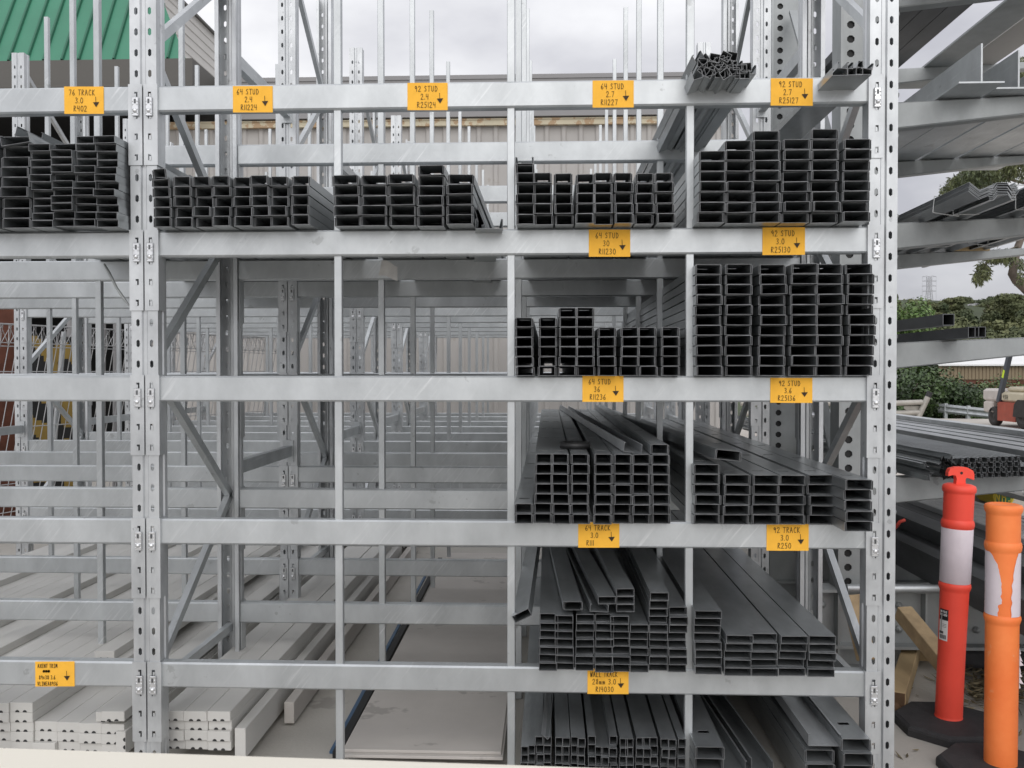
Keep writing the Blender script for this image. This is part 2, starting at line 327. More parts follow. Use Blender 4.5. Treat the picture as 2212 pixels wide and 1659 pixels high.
RACKLBL = ['nearest galvanised rack, loaded with steel studs and hung with orange notes','second galvanised rack back, directly behind the stud-loaded front rack','middle galvanised rack, third back from the orange notes','fourth galvanised rack back, seen small between the front rack beams','rearmost galvanised rack, standing closest to the beige corrugated wall']
for k in range(5):
    Ya, Yb = ROWS[2*k], ROWS[2*k+1]
    rk = thing('pallet_rack', RACKLBL[k], 'storage rack', (UX[1],Ya,0), 'galvanised racks in a row')
    ox = UX[1]
    for X in UX:
        for (Y, rz) in ((Ya-.006,0),(Yb+.056,math.pi)):
            u = ob('upright', UPM, rk, (X-ox,Y-Ya,0), (0,0,rz)); ob('base_plate', BPM, u)
        # zigzag bracing: welded channels
        za, zb = Ya+.045, Yb+.005
        nodes = [(za,.36),(zb,.93),(za,1.52),(zb,2.11),(za,2.69),(zb,3.28),(za,3.86)]
        for (y0,z0),(y1,z1) in list(zip(nodes[:-1],nodes[1:]))+[((za,.32),(zb,.32))]:
            b = MB(); b.bar((X-ox,y0-Ya,z0),(X-ox,y1-Ya,z1),.026,.036); b.build('brace','galv',rk)
    for bx in ((UX[0]+UX[1])/2,(UX[1]+UX[2])/2):
        for (Y, rz) in ((Ya,0),(Yb+.05,math.pi)):
            for z in LEV:
                b = ob('beam', BEAMM, rk, (bx-ox,Y-Ya,z), (0,0,rz))
                ob('end_connector', CONN[1], b, (-BL/2,0,0)); ob('end_connector', CONN[-1], b, (BL/2,0,0))
    for px in PX:
        for Y in (Ya,Yb): ob('divider_post', POSTM, rk, (px-ox,Y-Ya,0))
    if k < 4:
        Yn = ROWS[2*k+2]
        for X in UX:
            for zz in (1.045,2.95):
                b = MB(); b.box((X-ox-.02,Yb+.058-Ya,zz-.03),(X-ox+.02,Yn-.008-Ya,zz+.03)); b.box((X-ox-.03,Yn-.014-Ya,zz-.062),(X-ox+.03,Yn-.0085-Ya,zz+.062)); b.box((X-ox-.03,Yb+.0585-Ya,zz-.062),(X-ox+.03,Yb+.064-Ya,zz+.062)); b.build('row_spacer','galv',rk)
# ------------------------------------------------------------------ steel studs and tracks
_cache = {}
def studmesh(w, h, Ln, holes=True, t=.0014, kind='pair', mt='steel'):
    key = (round(w,4),round(h,4),Ln,holes,kind,mt)
    if key in _cache: return _cache[key]
    mb = MB()
    def pl(x0,x1,z0,z1,y0=0.,y1=Ln):
        o = len(mb.f); mb.box((x0,y0,z0),(x1,y1,z1)); mb.m[o+2] = 1; mb.m[o+4] = 1
    def top(x0,x1,z0,z1):
        if not holes: pl(x0,x1,z0,z1); return
        ys = [.0]; hs = [.13,.74,1.35,1.96,2.57,3.2]; cx = (x0+x1)/2; y = 0.
        for hh in hs:
            if hh+.2 > Ln: break
            pl(x0,x1,z0,z1,y,hh-.011); pl(x0,cx-.019,z0,z1,hh-.011,hh+.011); pl(cx+.019,x1,z0,z1,hh-.011,hh+.011); y = hh+.011
        pl(x0,x1,z0,z1,y,Ln)
    a = w/2
    if kind == 'pair':       # a C channel opening up with another nested over it
        pl(-a,a,0,t); pl(-a,-a+t,t,h-.003); pl(a-t,a,t,h-.003)
        g = .0045
        top(-a+g,a-g,h-t,h); pl(-a+g,-a+g+t,.003,h-t); pl(a-g-t,a-g,.003,h-t)
        pl(-a+t,-a+g-.0003,h-.0045,h-.003); pl(a-g+.0003,a-t,h-.0045,h-.003)
    elif kind == 'box':      # track laid face to face
        pl(-a,a,0,t); pl(-a,-a+t,t,h-t); pl(a-t,a,t,h-t); top(-a,a,h-t,h)
    elif kind == 'up':       # one open channel, flanges up
        pl(-a,a,0,t); pl(-a,-a+t,t,h); pl(a-t,a,t,h); pl(-a+t,-a+.007,h-t,h); pl(a-.007,a-t,h-t,h)
    elif kind == 'down':
        top(-a,a,h-t,h); pl(-a,-a+t,0,h-t); pl(a-t,a,0,h-t); pl(-a+t,-a+.007,0,t); pl(a-.007,a-t,0,t)
    elif kind == 'angle':
        pl(-a,a,0,t); pl(a-t,a,t,h)
    me = mb.mesh('steel_section',[mt,'steel_edge']); _cache[key] = me; return me
def stack(place, tagno, zbase, yf, cols, w, pitch, Ln, holes=True, kind='pair', name='steel_stud', cat='steel stud', jx=.0022, mt='steel', noun='steel stud'):
    """cols: (x pixel of the column's left edge on plane yf, right edge, rows, extra height, forward)"""
    for ci, cdef in enumerate(cols):
        xl, xr, nr = cdef[:3]; dz = cdef[3] if len(cdef) > 3 else 0; fwd = cdef[4] if len(cdef) > 4 else 0
        p0 = at(xl, 800, yf-fwd); p1 = at(xr, 800, yf-fwd); cx = (p0.x+p1.x)/2; ww = w or (p1.x-p0.x)
        drift = random.uniform(-.0012,.0012); xo = 0
        for r in range(nr):
            xo += drift+random.uniform(-jx,jx)*1.3; xo = max(-.0065,min(.0065,xo))
            z = zbase+dz+r*pitch+.001
            rot = (0, random.uniform(-.017,.017) if r else 0, random.uniform(-.0018,.0018))
            o = ob(name, studmesh(ww,pitch-.0012,Ln,holes,kind=kind,mt=mt), None, (cx+xo,yf-fwd+random.uniform(-.018,.014),z), rot)
            rn = 'bottom row' if r == 0 else ('top row' if r == nr-1 else f'{ordn(r)} row up')
            tag(o, f'{noun} in {rn} of {ordn(ci)} column, {place} {tagno}', cat, f'{noun}s {place} {tagno}')
P_ = .0364
def zb(y, Y): return 1.5-(y-800)*(Y+3.16)/F_
# top left bay: narrow-pitch 76 track
stack('under note','R402',LEV[1],-.085,[(-52,-6,9),(7,70,9),],.104,.0362,3.0,False,'pair','steel_track','steel track',.005,noun='steel track')
stack('below note','R402',LEV[1],-.085,[(73,117,11,0),(119,160,11,.006),(165,206,12,.004),(213,259,12,0)],.0765,.0268,3.0,False,'box','steel_track','steel track',noun='thin steel track')
stack('under note','R11224',LEV[1],-.085,[(334,373,5),(379,417,5),(424,462,5),(466,503,5),(509,546,5),(552,585,5),(589,627,5),(635,673,5,.003)],.0645,.0352,2.4)
stack('under note','R25124',LEV[1],-.085,[(723,776,5),(780,835,5),(841,897,5),(901,958,6,-.004),(967,1023,5)],.0925,.0352,2.4)
stack('under note','R11227',LEV[1],-.085,[(1115,1152,6),(1157,1195,5),(1199,1238,5),(1242,1281,5),(1286,1322,5),(1330,1368,5),(1373,1413,5),(1417,1457,5)],.0645,.0352,2.7)
stack('under note','R25127',LEV[1],-.085,[(1504,1561,7),(1568,1624,8),(1629,1684,9),(1690,1746,8),(1754,1808,9),(1816,1872,8)],.0925,.0352,2.7)
stack('under note','R11230',LEV[2],-.045,[(1117,1155,6),(1160,1199,6),(1203,1244,7),(1248,1287,7),(1293,1333,5),(1337,1378,5),(1382,1421,5),(1426,1468,5)],.0645,.0343,3.0)
stack('under note','R25130',LEV[2],-.045,[(1503,1564,11),(1567,1629,11),(1634,1697,11),(1702,1762,11),(1765,1824,11),(1829,1886,11)],.0925,.0354,3.0)
stack('under note','R11236',LEV[3],-.05,[(1113,1150,2),(1152,1192,7),(1194,1233,7),(1236,1277,7),(1280,1320,7),(1322,1362,7),(1365,1405,7),(1410,1450,8)],.0645,.0352,3.6)
stack('under note','R25136',LEV[3],-.04,[(1498,1559,6),(1562,1618,5),(1624,1681,5),(1686,1743,5),(1749,1804,5),(1827,1888,5,0,.13)],.0925,.0352,3.6)
stack('under note','R111',LEV[4],-.03,[(1163,1201,7),(1203,1242,7),(1244,1282,7),(1284,1322,7),(1324,1362,7),(1364,1402,6),(1404,1442,10),(1444,1482,8)],.0643,.0286,3.0,False,'box','steel_track','steel track',mt='steel',noun='steel track')
stack('under note','R250',LEV[4],-.05,[(1506,1562,8),(1567,1622,5),(1626,1680,5),(1684,1741,5),(1746,1803,5)],.0925,.0286,3.0,False,'box','steel_track','steel track',noun='steel track')
wt = [(1125+17.8*i,1141+17.8*i) for i in range(20)]
stack('under note','R14030',.03,-.02,[(a,b,5 if 2 <= i not in (9,10) else 4) for i,(a,b) in enumerate(wt)],.0275,.0325,3.0,False,'box','wall_track','wall track',.003,noun='narrow wall track')
stack('by the','right upright',.03,-.10,[(1504,1562,4,0),(1748,1812,4,0,.03),(1828,1890,5,.008,.05)],.1,.043,2.6,True,'pair','wide_stud','steel stud',noun='wide steel stud')
# single odd pieces
def loose(label, x, y, Y, w, h, Ln, kind, roll=0, yaw=0, pitchx=0, name='loose_channel', holes=False, group=None, mt='steel'):
    p = at(x,y,Y); o = ob(name, studmesh(w,h,Ln,holes,kind=kind,mt=mt), None, p, (R(pitchx),R(roll),R(yaw)))
    return tag(o, label, 'steel channel', group)
loose('open steel channel lying flanges-up beyond the right end of the R25124 stack',1057,494,-.10,.095,.034,2.4,'up',yaw=5)
loose('upright flange piece leaning on the right side of the R25124 stack',1030,480,-.02,.012,.085,2.4,'angle',roll=-16,yaw=5)
loose('second thin flange leaning right of the R25124 stack, nearer the divider',1044,486,.02,.012,.07,2.4,'angle',roll=-22,yaw=4)
loose('tilted stud offcut on the far left of the R11224 stack top',346,388,-.10,.05,.038,.9,'pair',roll=-6,yaw=3)
loose('flat stud resting second from left on top of the R11224 stack',388,383,.02,.075,.012,2.4,'up',yaw=3,roll=5)
loose('pair of thin flanges standing above the leftmost R11227 stud',1133,358,-.085,.064,.03,2.7,'up')
loose('crooked open track on top of the leftmost stacks under note R402',34,311,-.10,.10,.036,3.0,'up',roll=-10,yaw=5)
loose('half tipped steel track resting over the left stack under note R402',60,300,.06,.10,.036,3.0,'up',roll=14,yaw=2)
loose('open channel with raised flanges lying on the R11236 studs beside the tape',1366,978,.02,.066,.034,3.5,'up',roll=7,yaw=3,mt='steel_l')
loose('tilted stud lying askew across the R25136 stack top',1572,994,-.03,.093,.035,3.5,'pair',roll=6,yaw=3.5)
loose('narrow track tipped down at the far left under note R111',1131,1338,-.03,.066,.028,2.8,'box',roll=-27,yaw=-1)
loose('short stacked track left of centre on top of the R111 pile',1239,1318,-.02,.064,.027,2.9,'up',yaw=2.5)
loose('inverted track second from left on top of the R111 pile',1237,1316,-.04,.068,.027,2.9,'down',yaw=2.5)
loose('twisted open track in the middle of the loose R111 pieces',1294,1322,-.03,.066,.027,2.9,'up',roll=3,yaw=4)
loose('track resting on the twisted piece over the R111 pile',1311,1305,-.03,.062,.027,2.9,'box',yaw=4)
for q in range(3): loose(['lowest','middle','uppermost'][q]+' track of the three-high column on the R111 pile centre',1351,1322-q*17,-.025,.063,.027,2.9,'box',yaw=2.4)
loose('open channel turned flanges up beside the right divider on bottom bin',1593,1664,-.05,.10,.045,2.8,'up',yaw=4)
loose('second flanges-up channel on the floor below the R250 bin',1640,1672,-.06,.10,.045,2.8,'up',yaw=4)
loose('galvanised channel flanges-up on top of the wide studs by right upright',1782,1612,-.13,.112,.04,2.6,'up',yaw=0,mt='steel_l')
loose('bent steel strip curled on the narrow wall tracks',1176,1592,-.03,.03,.012,2.0,'angle',roll=40,yaw=-2,mt='steel_l')
# bundles of small offcuts on the top beam
for bi,(xa,xb,cnt,lab) in enumerate(((1508,1584,20,'left bundle on the top beam'),(1586,1625,7,'small right-hand bundle on the top beam'))):
    pts = []
    tries = 0
    while len(pts) < cnt and tries < 4000:
        tries += 1; x = random.uniform(xa,xb); y = random.uniform(128 if bi == 0 else 145,168)
        if bi == 0 and y < 150-abs(x-1535)*-.1 and abs(x-1545) > 36: continue
        if all((x-a)**2+(y-b)**2 > 100 for a,b in pts): pts.append((x,y))
    pts.sort(key=lambda q: -q[1])
    for i,(x,y) in enumerate(pts):
        roll = random.uniform(-50,50) if bi == 0 else random.uniform(-4,4)
        p = at(x,y+2,-.14-.02*random.random()); o = ob('small_channel', studmesh(.034,.029,2.4,False,kind='box' if i%3 else 'up'), None, p, (0,R(roll),R(random.uniform(-.4,.4))))
        tag(o, f'small black-ended steel channel in the {lab}', 'steel channel', f'small channels in the {lab}')
for i,(x,y,r) in enumerate(((1815,163,0),(1847,162,0),(1866,161,2),(1826,148,3),(1848,147,-4),(1868,148,12))):
    o = ob('short_track', studmesh(.052,.022,2.4,False,kind='up'), None, at(x,y,-.16), (0,R(r),0))
    tag(o, ['dark track against beam at left of the bundle beside right upright','dark track in the bottom centre of the bundle beside right upright','dark track at bottom right of the bundle beside right upright','upper left track of the bundle beside right upright','upper middle track of the bundle beside right upright','tilted upper right track of the bundle beside right upright'][i], 'steel channel', 'tracks on the top beam beside the right upright')
# tape roll
p = atz(1242,968,LEV[3]+7*.0352); mb = MB(); mb.lathe([(.045,0),(.058,0),(.058,.022),(.045,.022),(.045,0)],36)
tag(mb.build('tape_roll','tape',None,(p.x,p.y,LEV[3]+7*.0352+.002)), 'flat black roll of tape lying on the studs under note R11236', 'tape roll')
# paper scrap and strap under the second beam
mb = MB(); a = at(858,562,.25); 
for i in range(5):
    for j in range(4):
        u = i/4; v = j/3; mb.v.append((a.x-.06+.06*u-.02*v*(1-u), a.y+.02*math.sin(3*u+v)+.02*v, a.z-.0-.055*v-.02*u+.006*math.sin(5*u)))
for i in range(4):
    for j in range(3): mb.f.append((i*4+j,i*4+j+1,i*4+j+5,i*4+j+4)); mb.m.append(0); mb.sm.append(True)
tag(mb.build('paper_scrap','paper'), 'torn grey paper scrap hanging below the second beam', 'paper scrap')
mb = MB(); pts = [at(225,570,.15),at(236,590,.15),at(252,622,.15),at(266,643,.15),at(279,660,.15)]; mb.tube(pts,[.004,.006,.005,.006,.003],6)
tag(mb.build('dangling_strap','galv_cant'), 'thin frayed strap dangling under second beam left of the double upright', 'strap')
# ------------------------------------------------------------------ orange notes with handwriting
G = {'0':[[(.5,0),(.15,.2),(.1,.6),(.4,1),(.75,.9),(.9,.5),(.75,.1),(.5,0)]],'1':[[(.5,0),(.5,1)]],'2':[[(.1,.75),(.3,1),(.7,.95),(.75,.65),(.1,0),(.9,.02)]],'3':[[(.15,.9),(.5,1),(.8,.78),(.4,.55),(.8,.35),(.6,.03),(.1,.08)]],'4':[[(.15,1),(.1,.5),(.8,.5)],[(.75,1),(.7,0)]],'5':[[(.85,1),(.3,1),(.2,.58),(.65,.6),(.8,.3),(.5,0),(.1,.06)]],'6':[[(.7,1),(.3,.65),(.12,.3),(.3,0),(.7,.05),(.75,.35),(.4,.45),(.15,.3)]],'7':[[(.1,.95),(.85,1),(.4,0)]],'8':[[(.5,.52),(.2,.75),(.45,1),(.75,.8),(.5,.52),(.15,.25),(.45,0),(.8,.22),(.5,.52)]],'9':[[(.75,.8),(.45,1),(.15,.75),(.4,.5),(.75,.75),(.7,0)]],
'A':[[(.05,0),(.4,1),(.85,0)],[(.2,.38),(.7,.38)]],'B':[[(.15,0),(.15,1),(.6,.95),(.65,.65),(.15,.52),(.75,.4),(.7,.08),(.15,0)]],'C':[[(.85,.85),(.5,1),(.15,.6),(.2,.15),(.5,0),(.85,.12)]],'D':[[(.15,0),(.15,1),(.6,.9),(.85,.5),(.6,.08),(.15,0)]],'E':[[(.85,1),(.15,1),(.15,0),(.85,0)],[(.15,.5),(.7,.5)]],'H':[[(.15,0),(.15,1)],[(.8,0),(.8,1)],[(.15,.5),(.8,.5)]],'I':[[(.5,0),(.5,1)],[(.2,0),(.8,0)],[(.2,1),(.8,1)]],'K':[[(.15,0),(.15,1)],[(.8,1),(.15,.45),(.85,0)]],'L':[[(.2,1),(.2,0),(.85,0)]],'M':[[(.05,0),(.15,1),(.45,.3),(.8,1),(.9,0)]],'N':[[(.1,0),(.12,1),(.8,0),(.85,1)]],'O':[[(.5,0),(.12,.3),(.15,.75),(.5,1),(.85,.7),(.85,.3),(.5,0)]],'P':[[(.15,0),(.15,1),(.7,.95),(.75,.6),(.15,.5)]],'R':[[(.12,0),(.18,1),(.65,.95),(.7,.65),(.15,.5),(.85,0)]],'S':[[(.8,.88),(.45,1),(.2,.75),(.7,.4),(.65,.08),(.1,.08)]],'T':[[(.05,.98),(.95,1)],[(.5,1),(.45,0)]],'U':[[(.12,1),(.15,.2),(.45,0),(.75,.15),(.8,1)]],'V':[[(.1,1),(.45,0),(.9,1)]],'W':[[(.05,1),(.2,0),(.45,.7),(.65,0),(.95,1)]],'X':[[(.1,1),(.85,0)],[(.85,1),(.1,0)]],'x':[[(.15,.7),(.75,.1)],[(.75,.7),(.15,.1)]],'m':[[(.05,0),(.1,.55),(.35,.5),(.4,0),(.45,.5),(.7,.5),(.8,0)]],'.':[[(.4,.0),(.5,.09)]],'-':[[(.15,.45),(.8,.45)]],'#':[[(.05,.3),(.3,.7),(.25,.2),(.5,.75),(.45,.2),(.7,.7),(.65,.25),(.95,.65),(.9,.3),(.1,.45),(.9,.55)]]}
def strokes(txt, x, y, h, wd=None, sp=.28):
    o = []; wd = wd or h*.62
    for ch in txt:
        if ch == ' ': x += wd*.8; continue
        k = .35 if ch in '.1' else 1; cw = wd*k
        for st in G[ch]: o.append([(x+(u*(1 if k == 1 else 1)-(.5 if k != 1 else 0))*wd+(cw/2 if k != 1 else 0), y+v*h) for u, v in st])
        x += cw+wd*sp
    return o, x
def ribbon(mb, pts, wdt, f, mi=0):
    for (a,b) in zip(pts[:-1],pts[1:]):
        dx, dy = b[0]-a[0], b[1]-a[1]; l = math.hypot(dx,dy) or 1e-6; nx, ny = -dy/l*wdt/2, dx/l*wdt/2; ex, ey = dx/l*wdt*.35, dy/l*wdt*.35
        mb.add([f(a[0]-ex+nx,a[1]-ey+ny),f(a[0]-ex-nx,a[1]-ey-ny),f(b[0]+ex-nx,b[1]+ey-ny),f(b[0]+ex+nx,b[1]+ey+ny)],[(0,1,2,3)],mi)
NOTES = [((138.5,187,224,246),['76 TRACK','3.0','R402'],(.12,.28,.24),'at top left bay'),((503,186,589,243),['64 STUD','2.4','R11224'],(.1,.3,.2),0),((880,179,967,238),['92 STUD','2.4','R25124'],(.18,.33,.24),0),((1280,174,1369,232.5),['64 STUD','2.7','R11227'],(.2,.33,.2),0),((1665,169,1756,228),['92 STUD','2.7','R25127'],(.19,.3,.2),0),
((1272,496,1361.5,554.5),['64 STUD','30','R11230'],(.16,.34,.24),0),((1647,491.5,1739,551),['92 STUD','3.0','R25130'],(.2,.32,.2),0),((1258,812,1347,868),['64 STUD','36','R11236'],(.15,.28,.18),0),((1664,816,1755,870),['92 STUD','3.6','R25136'],(.2,.33,.18),0),((1249,1128,1338,1183),['64 TRACK','3.0','R111'],(.17,.3,.2),0),((1656,1132,1747,1189.5),['92 TRACK','3.0','R250'],(.16,.33,.26),0),((1269,1444,1358,1499),['WALL TRACK','28mm 3.0','R14030'],(.07,.12,.2),0),((76,1429,161,1483),['AXENT TRIM','###','89x38 3.6','VLINEA8936'],(.07,.2,.1,.06),0)]
for (x0,y0,x1,y1),lines,ind,_ in NOTES:
    YN = -.0015; A = at(x0,y0,YN); B = at(x1,y0,YN); Cc = at(x0,y1,YN); W = B.x-A.x; Hh = A.z-Cc.z; sl = (B.z-A.z)/W + random.uniform(-.008,.008)
    t = thing('orange_note', f'orange paper note handwritten {" ".join(l for l in lines if l != "###")} stuck on a beam', 'paper note', (A.x,0,A.z-Hh), 'orange notes on the beams')
    mb = MB(); nx, ny = 12, 8; ax0 = A.x; sd_ = random.uniform(0,50)
    def wr(u, v): return YN+.0011*noise.noise(Vector((u*5+sd_,v*9,sd_)))-.0004
    for j in range(ny+1):
        for i in range(nx+1): u, v = i/nx, j/ny; mb.v.append((u*W, wr(u,v), v*Hh+sl*u*W))
    for j in range(ny):
        for i in range(nx): k = j*(nx+1)+i; mb.f.append((k,k+1,k+nx+2,k+nx+1)); mb.m.append(0); mb.sm.append(True)
    mb.build('paper_sheet','note',t)
    mb = MB(); f = lambda X, Z: (X, -.0036, Z+sl*X); nl = len(lines); lh = Hh*(.20 if nl == 3 else .15); wdt = .0017 if nl == 3 else .0017
    for li, tx in enumerate(lines):
        yy = Hh*(1-((.22,.51,.81)[li] if nl == 3 else (.17,.38,.63,.88)[li]))-lh/2
        sts, xe = strokes(tx, 0, 0, lh, lh*(.46 if len(tx) > 8 else .54),sp=.22)
        for st in sts: ribbon(mb, [(W*ind[li]+a, yy+b) for a, b in st], wdt*(1.6 if tx == '###' else 1), f)
    axx = W*.80; ay = Hh*.62; ribbon(mb, [(axx,ay),(axx+.001,ay-.22*Hh)], wdt, f)
    mb.add([f(axx-.010,ay-.2*Hh),f(axx+.002,ay-.38*Hh),f(axx+.013,ay-.19*Hh)],[(0,1,2)])
    mb.build('writing','ink',t)
# ------------------------------------------------------------------ timber boards, sheets and ground-level goods
def boardmesh(w, h, Ln):
    mb = MB(); mb.bbox((0,0,0),(w,Ln,h),.0015)
    for gx in (.33,.66):
        prof = [(gx*w+.0085*math.cos(a),.0006+.009*math.sin(a)) for a in [math.pi*i/6 for i in range(7)]]
        mb.add([(u,-.0008,v) for u,v in prof],[tuple(range(7))],1); mb.add([(u,.006,v) for u,v in prof],[tuple(range(7))],1)
    return mb.mesh('board',['board','groove'])
BM = boardmesh(.0885,.0376,3.6)
def boards(label, X0, z0, Y0, cols, grp, jy=.012):
    for i,(nl) in enumerate(cols):
        for k in range(nl):
            o = ob('primed_board', BM, None, (X0+i*.0895,Y0+random.uniform(-jy,jy),z0+k*.038), (0,0,random.uniform(-.002,.002)))
            tag(o, f'pale grooved board, {ordn(i)} column and {"bottom layer" if k == 0 else ordn(k)+" layer up"}, {label}', 'timber board', grp)
xa = at(-26,1582,.12).x
boards('left floor pile',xa-.18-.0895*17,.042,.12,[3,3,3,4,4,3,3,3,3,4,4,3,3,4,5,4,5,5,5,5,5,3,3,3,3],'primed boards in the left floor pile')
x2 = at(349,1549,.12).x
boards('pile right of double upright',x2,.06,.12,[4,4,4],'primed boards right of the double upright')
for (lab,x,y,Y,rz) in (('loose board lying lower at the right of the left floor pile',207,1582,.13,0),('loose board lying upper at the right of left floor pile',219,1558,.10,.004)):
    p = at(x,y,Y); tag(ob('primed_board',BM,None,(p.x,Y,max(p.z,.157)),(0,0,rz)), lab,'timber board')
for i,(x,y,Y) in enumerate(((197,1549,.5),(205,1523,.62))):
    p = at(x,y,Y); tag(ob('primed_board',BM,None,(p.x,Y,.195+.038*i)), ['set-back board on right of left floor pile, lower of two','set-back board on right of left floor pile, upper of two'][i],'timber board')
p = at(250,1620,.10); tag(ob('primed_board',BM,None,(p.x+.038,.10,.045),(0,R(-90),0)),'pale board standing on edge beside the double upright','timber board')
boards('rear pile behind the left floor pile',-4.02,.042,3.95,[4,4,4,3,3,4,4,4,4,5,5,5,3,3,4,4,4,4,5,5,5,4,4,4,4,4],'primed boards in the rear floor pile')
boards('rear pile behind the double upright',x2-.1,.06,3.95,[5,5,5,5,4],'primed boards in the rear right pile')
p = at(507,1630,.12); mb = MB(); mb.bbox((0,0,0),(.042,3.6,.115),.002); tag(mb.build('timber_beam','board',None,(p.x,.12,.03)),'single pale timber on edge right of the board pile, on concrete','timber beam')
mb = MB(); mb.bbox((0,0,0),(.042,3.6,.09),.002); tag(mb.build('timber_beam','sheet',None,(p.x+.075,.5,.012)),'weathered grey timber lying flat beside the pale edge-on timber','timber beam')
for i,(X,Y,Wd) in enumerate(((xa-.5,.5,1.05),(xa-.5,2.6,1.05),(x2-.02,.75,.28),(x2-.02,2.7,.28),(-4.0,4.3,2.3),(-4.0,6.6,2.3),(x2-.15,4.3,.6),(x2-.15,6.6,.6))):
    mb = MB(); mb.box((0,0,0),(Wd,.07,.0415 if i in (0,1,4,5) else .0595))
    tag(mb.build('timber_bearer','wood_end',None,(X,Y,0)), 'dark timber bearer on the concrete under a pile of pale boards','timber bearer','bearers under the board piles')
a = at(737,1620,.12); b = at(1087,1620,.12); sw = b.x-a.x
for k in range(2):
    mb = MB(); mb.bbox((0,0,0),(sw-.012*k,3.6,.0115),.0015); 
    tag(mb.build('cement_sheet','sheet',None,(a.x+.004*k,.12-.012+.02*k,a.z-.012+.0122*k-.012)), ['lower flat grey sheet on the floor between the divider posts','upper scuffed flat grey sheet on the floor between the divider posts'][k],'cement sheet','flat sheets on the floor')
for Y in (.35,1.9,3.4):
    mb = MB(); mb.box((0,0,0),(sw-.05,.09,a.z-.025)); tag(mb.build('timber_bearer','wood_end',None,(a.x+.03,Y,0)),'dark bearer on the concrete under the flat grey sheets','timber bearer','bearers under the flat sheets')
a1 = atz(716,1627,.003); b1 = atz(933,1218,.003); mb = MB(); mb.bar((a1.x,a1.y,.006),(b1.x,b1.y,.006),.016,.01); tag(mb.build('blue_strip','blue'),'thin blue strip on the concrete left of the flat grey sheets','plastic strip')
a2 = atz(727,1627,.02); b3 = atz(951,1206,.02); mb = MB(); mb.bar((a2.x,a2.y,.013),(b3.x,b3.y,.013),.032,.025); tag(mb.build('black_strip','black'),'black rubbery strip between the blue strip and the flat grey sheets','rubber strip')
# cream vehicle body edge in the foreground
YC = -2.25; a = at(-260,1603.5,YC); b = at(1390,1658.5,YC); b2 = at(1700,1669,YC)
mb = MB(); pr = [(-.72,0),(0,0)]
for (P0,P1) in ((a,b2),):
    vs = []
    for P in (P0,P1):
        for (dy,dz) in ((0,-.9),(0,-.004),(-.0015,-.001),(-.004,0),(-.05,.002),(-.6,.012),(-.6,-.9)): vs.append((P.x,P.y+dy,P.z+dz))
    n = 7; mb.add(vs,[(i,i+1,n+i+1,n+i) for i in range(6)]+[tuple(range(n)),tuple(range(2*n-1,n-1,-1))])
o = mb.build('cream_panel','cream'); tag(o,'smooth cream painted metal body panel across the bottom left, closest to the viewer','vehicle panel')
for p in o.data.polygons: p.use_smooth = False
for i, X in enumerate((a.x+.1,b2.x-.16)):
    mb = MB(); mb.bbox((0,0,0),(.1,.5,a.z-.87),.004); q = mb.build('support_leg','cream',o,(X,YC-.55,0))
# ------------------------------------------------------------------ warehouse behind the racks
YW = 9.9; wh = thing('warehouse','beige corrugated warehouse with green roof and grey fascia behind the racks','warehouse',(-2,YW,0)); O = Vector((-2,YW,0))
def part(mb, name, mats, parent=None, off=O):
    mb.v = [(a-off.x,b-off.y,c-off.z) for a,b,c in mb.v]; return mb.build(name, mats, parent or wh)
mb = MB(); X = -5.95; pr = []
while X < 2.6: pr += [(X,0),(X+.14,0),(X+.165,-.028),(X+.21,-.028),(X+.235,0)]; X += .25
n = len(pr); vs = [(x,YW+y,0) for x,y in pr]+[(x,YW+y,5.12) for x,y in pr]; mb.add(vs,[(i,i+1,n+i+1,n+i) for i in range(n-1)])
mb.add([(2.6,YW,0),(2.6,YW+8,0),(2.6,YW+8,5.12),(2.6,YW,5.12)],[(0,1,2,3)])
part(mb,'wall','clad')
mb = MB(); mb.box((-5.95,YW-.10,5.09),(2.66,YW-.03,5.185)); mb.box((-5.95,YW-.115,5.165),(2.66,YW-.10,5.185)); part(mb,'gutter','rust')
mb = MB(); mb.box((-4.87,YW-.16,5.20),(2.7,YW+.1,5.79)); mb.box((-4.87,YW-.175,5.74),(2.7,YW-.16,5.80)); mb.add([(-12,YW+.1,5.79),(2.7,YW+.1,5.79),(2.7,YW+8,5.85),(-12,YW+8,5.85)],[(0,1,2,3)]); part(mb,'fascia','fasciag')
mb = MB(); mb.box((-13,8.84,5.42),(-4.87,YW-.165,5.785)); mb.box((-13,8.80,5.40),(-4.86,8.835,5.44)); part(mb,'canopy','fascia')
mb = MB(); T1 = 1.2
def gr(x,t,e=0): return (x,8.86+t-e*.9,5.787+2*t+e*.45)
mb.add([gr(-13.5,0),gr(-4.97,0),gr(-4.97-1.07*T1,T1),gr(-13.5,T1)],[(0,1,2,3)])
mb.add([gr(-4.97,0),(-5.36,9.9,5.787),gr(-4.97-1.07*T1,T1)],[(0,1,2)])
X = -13.4; k = 0
while X < -5.05:
    t1 = min(T1,(-4.97-X)/1.07); 
    if t1 > .06: mb.add([gr(X-.022,0),gr(X-.012,0,.03),gr(X+.012,0,.03),gr(X+.022,0),gr(X-.022,t1),gr(X-.012,t1,.03),gr(X+.012,t1,.03),gr(X+.022,t1)],[(0,1,5,4),(1,2,6,5),(2,3,7,6)],1)
    X += (.235 if k % 2 else .26); k += 1
part(mb,'green_roof',['green','green_d'])
mb = MB(); z = 5.8; k = 0
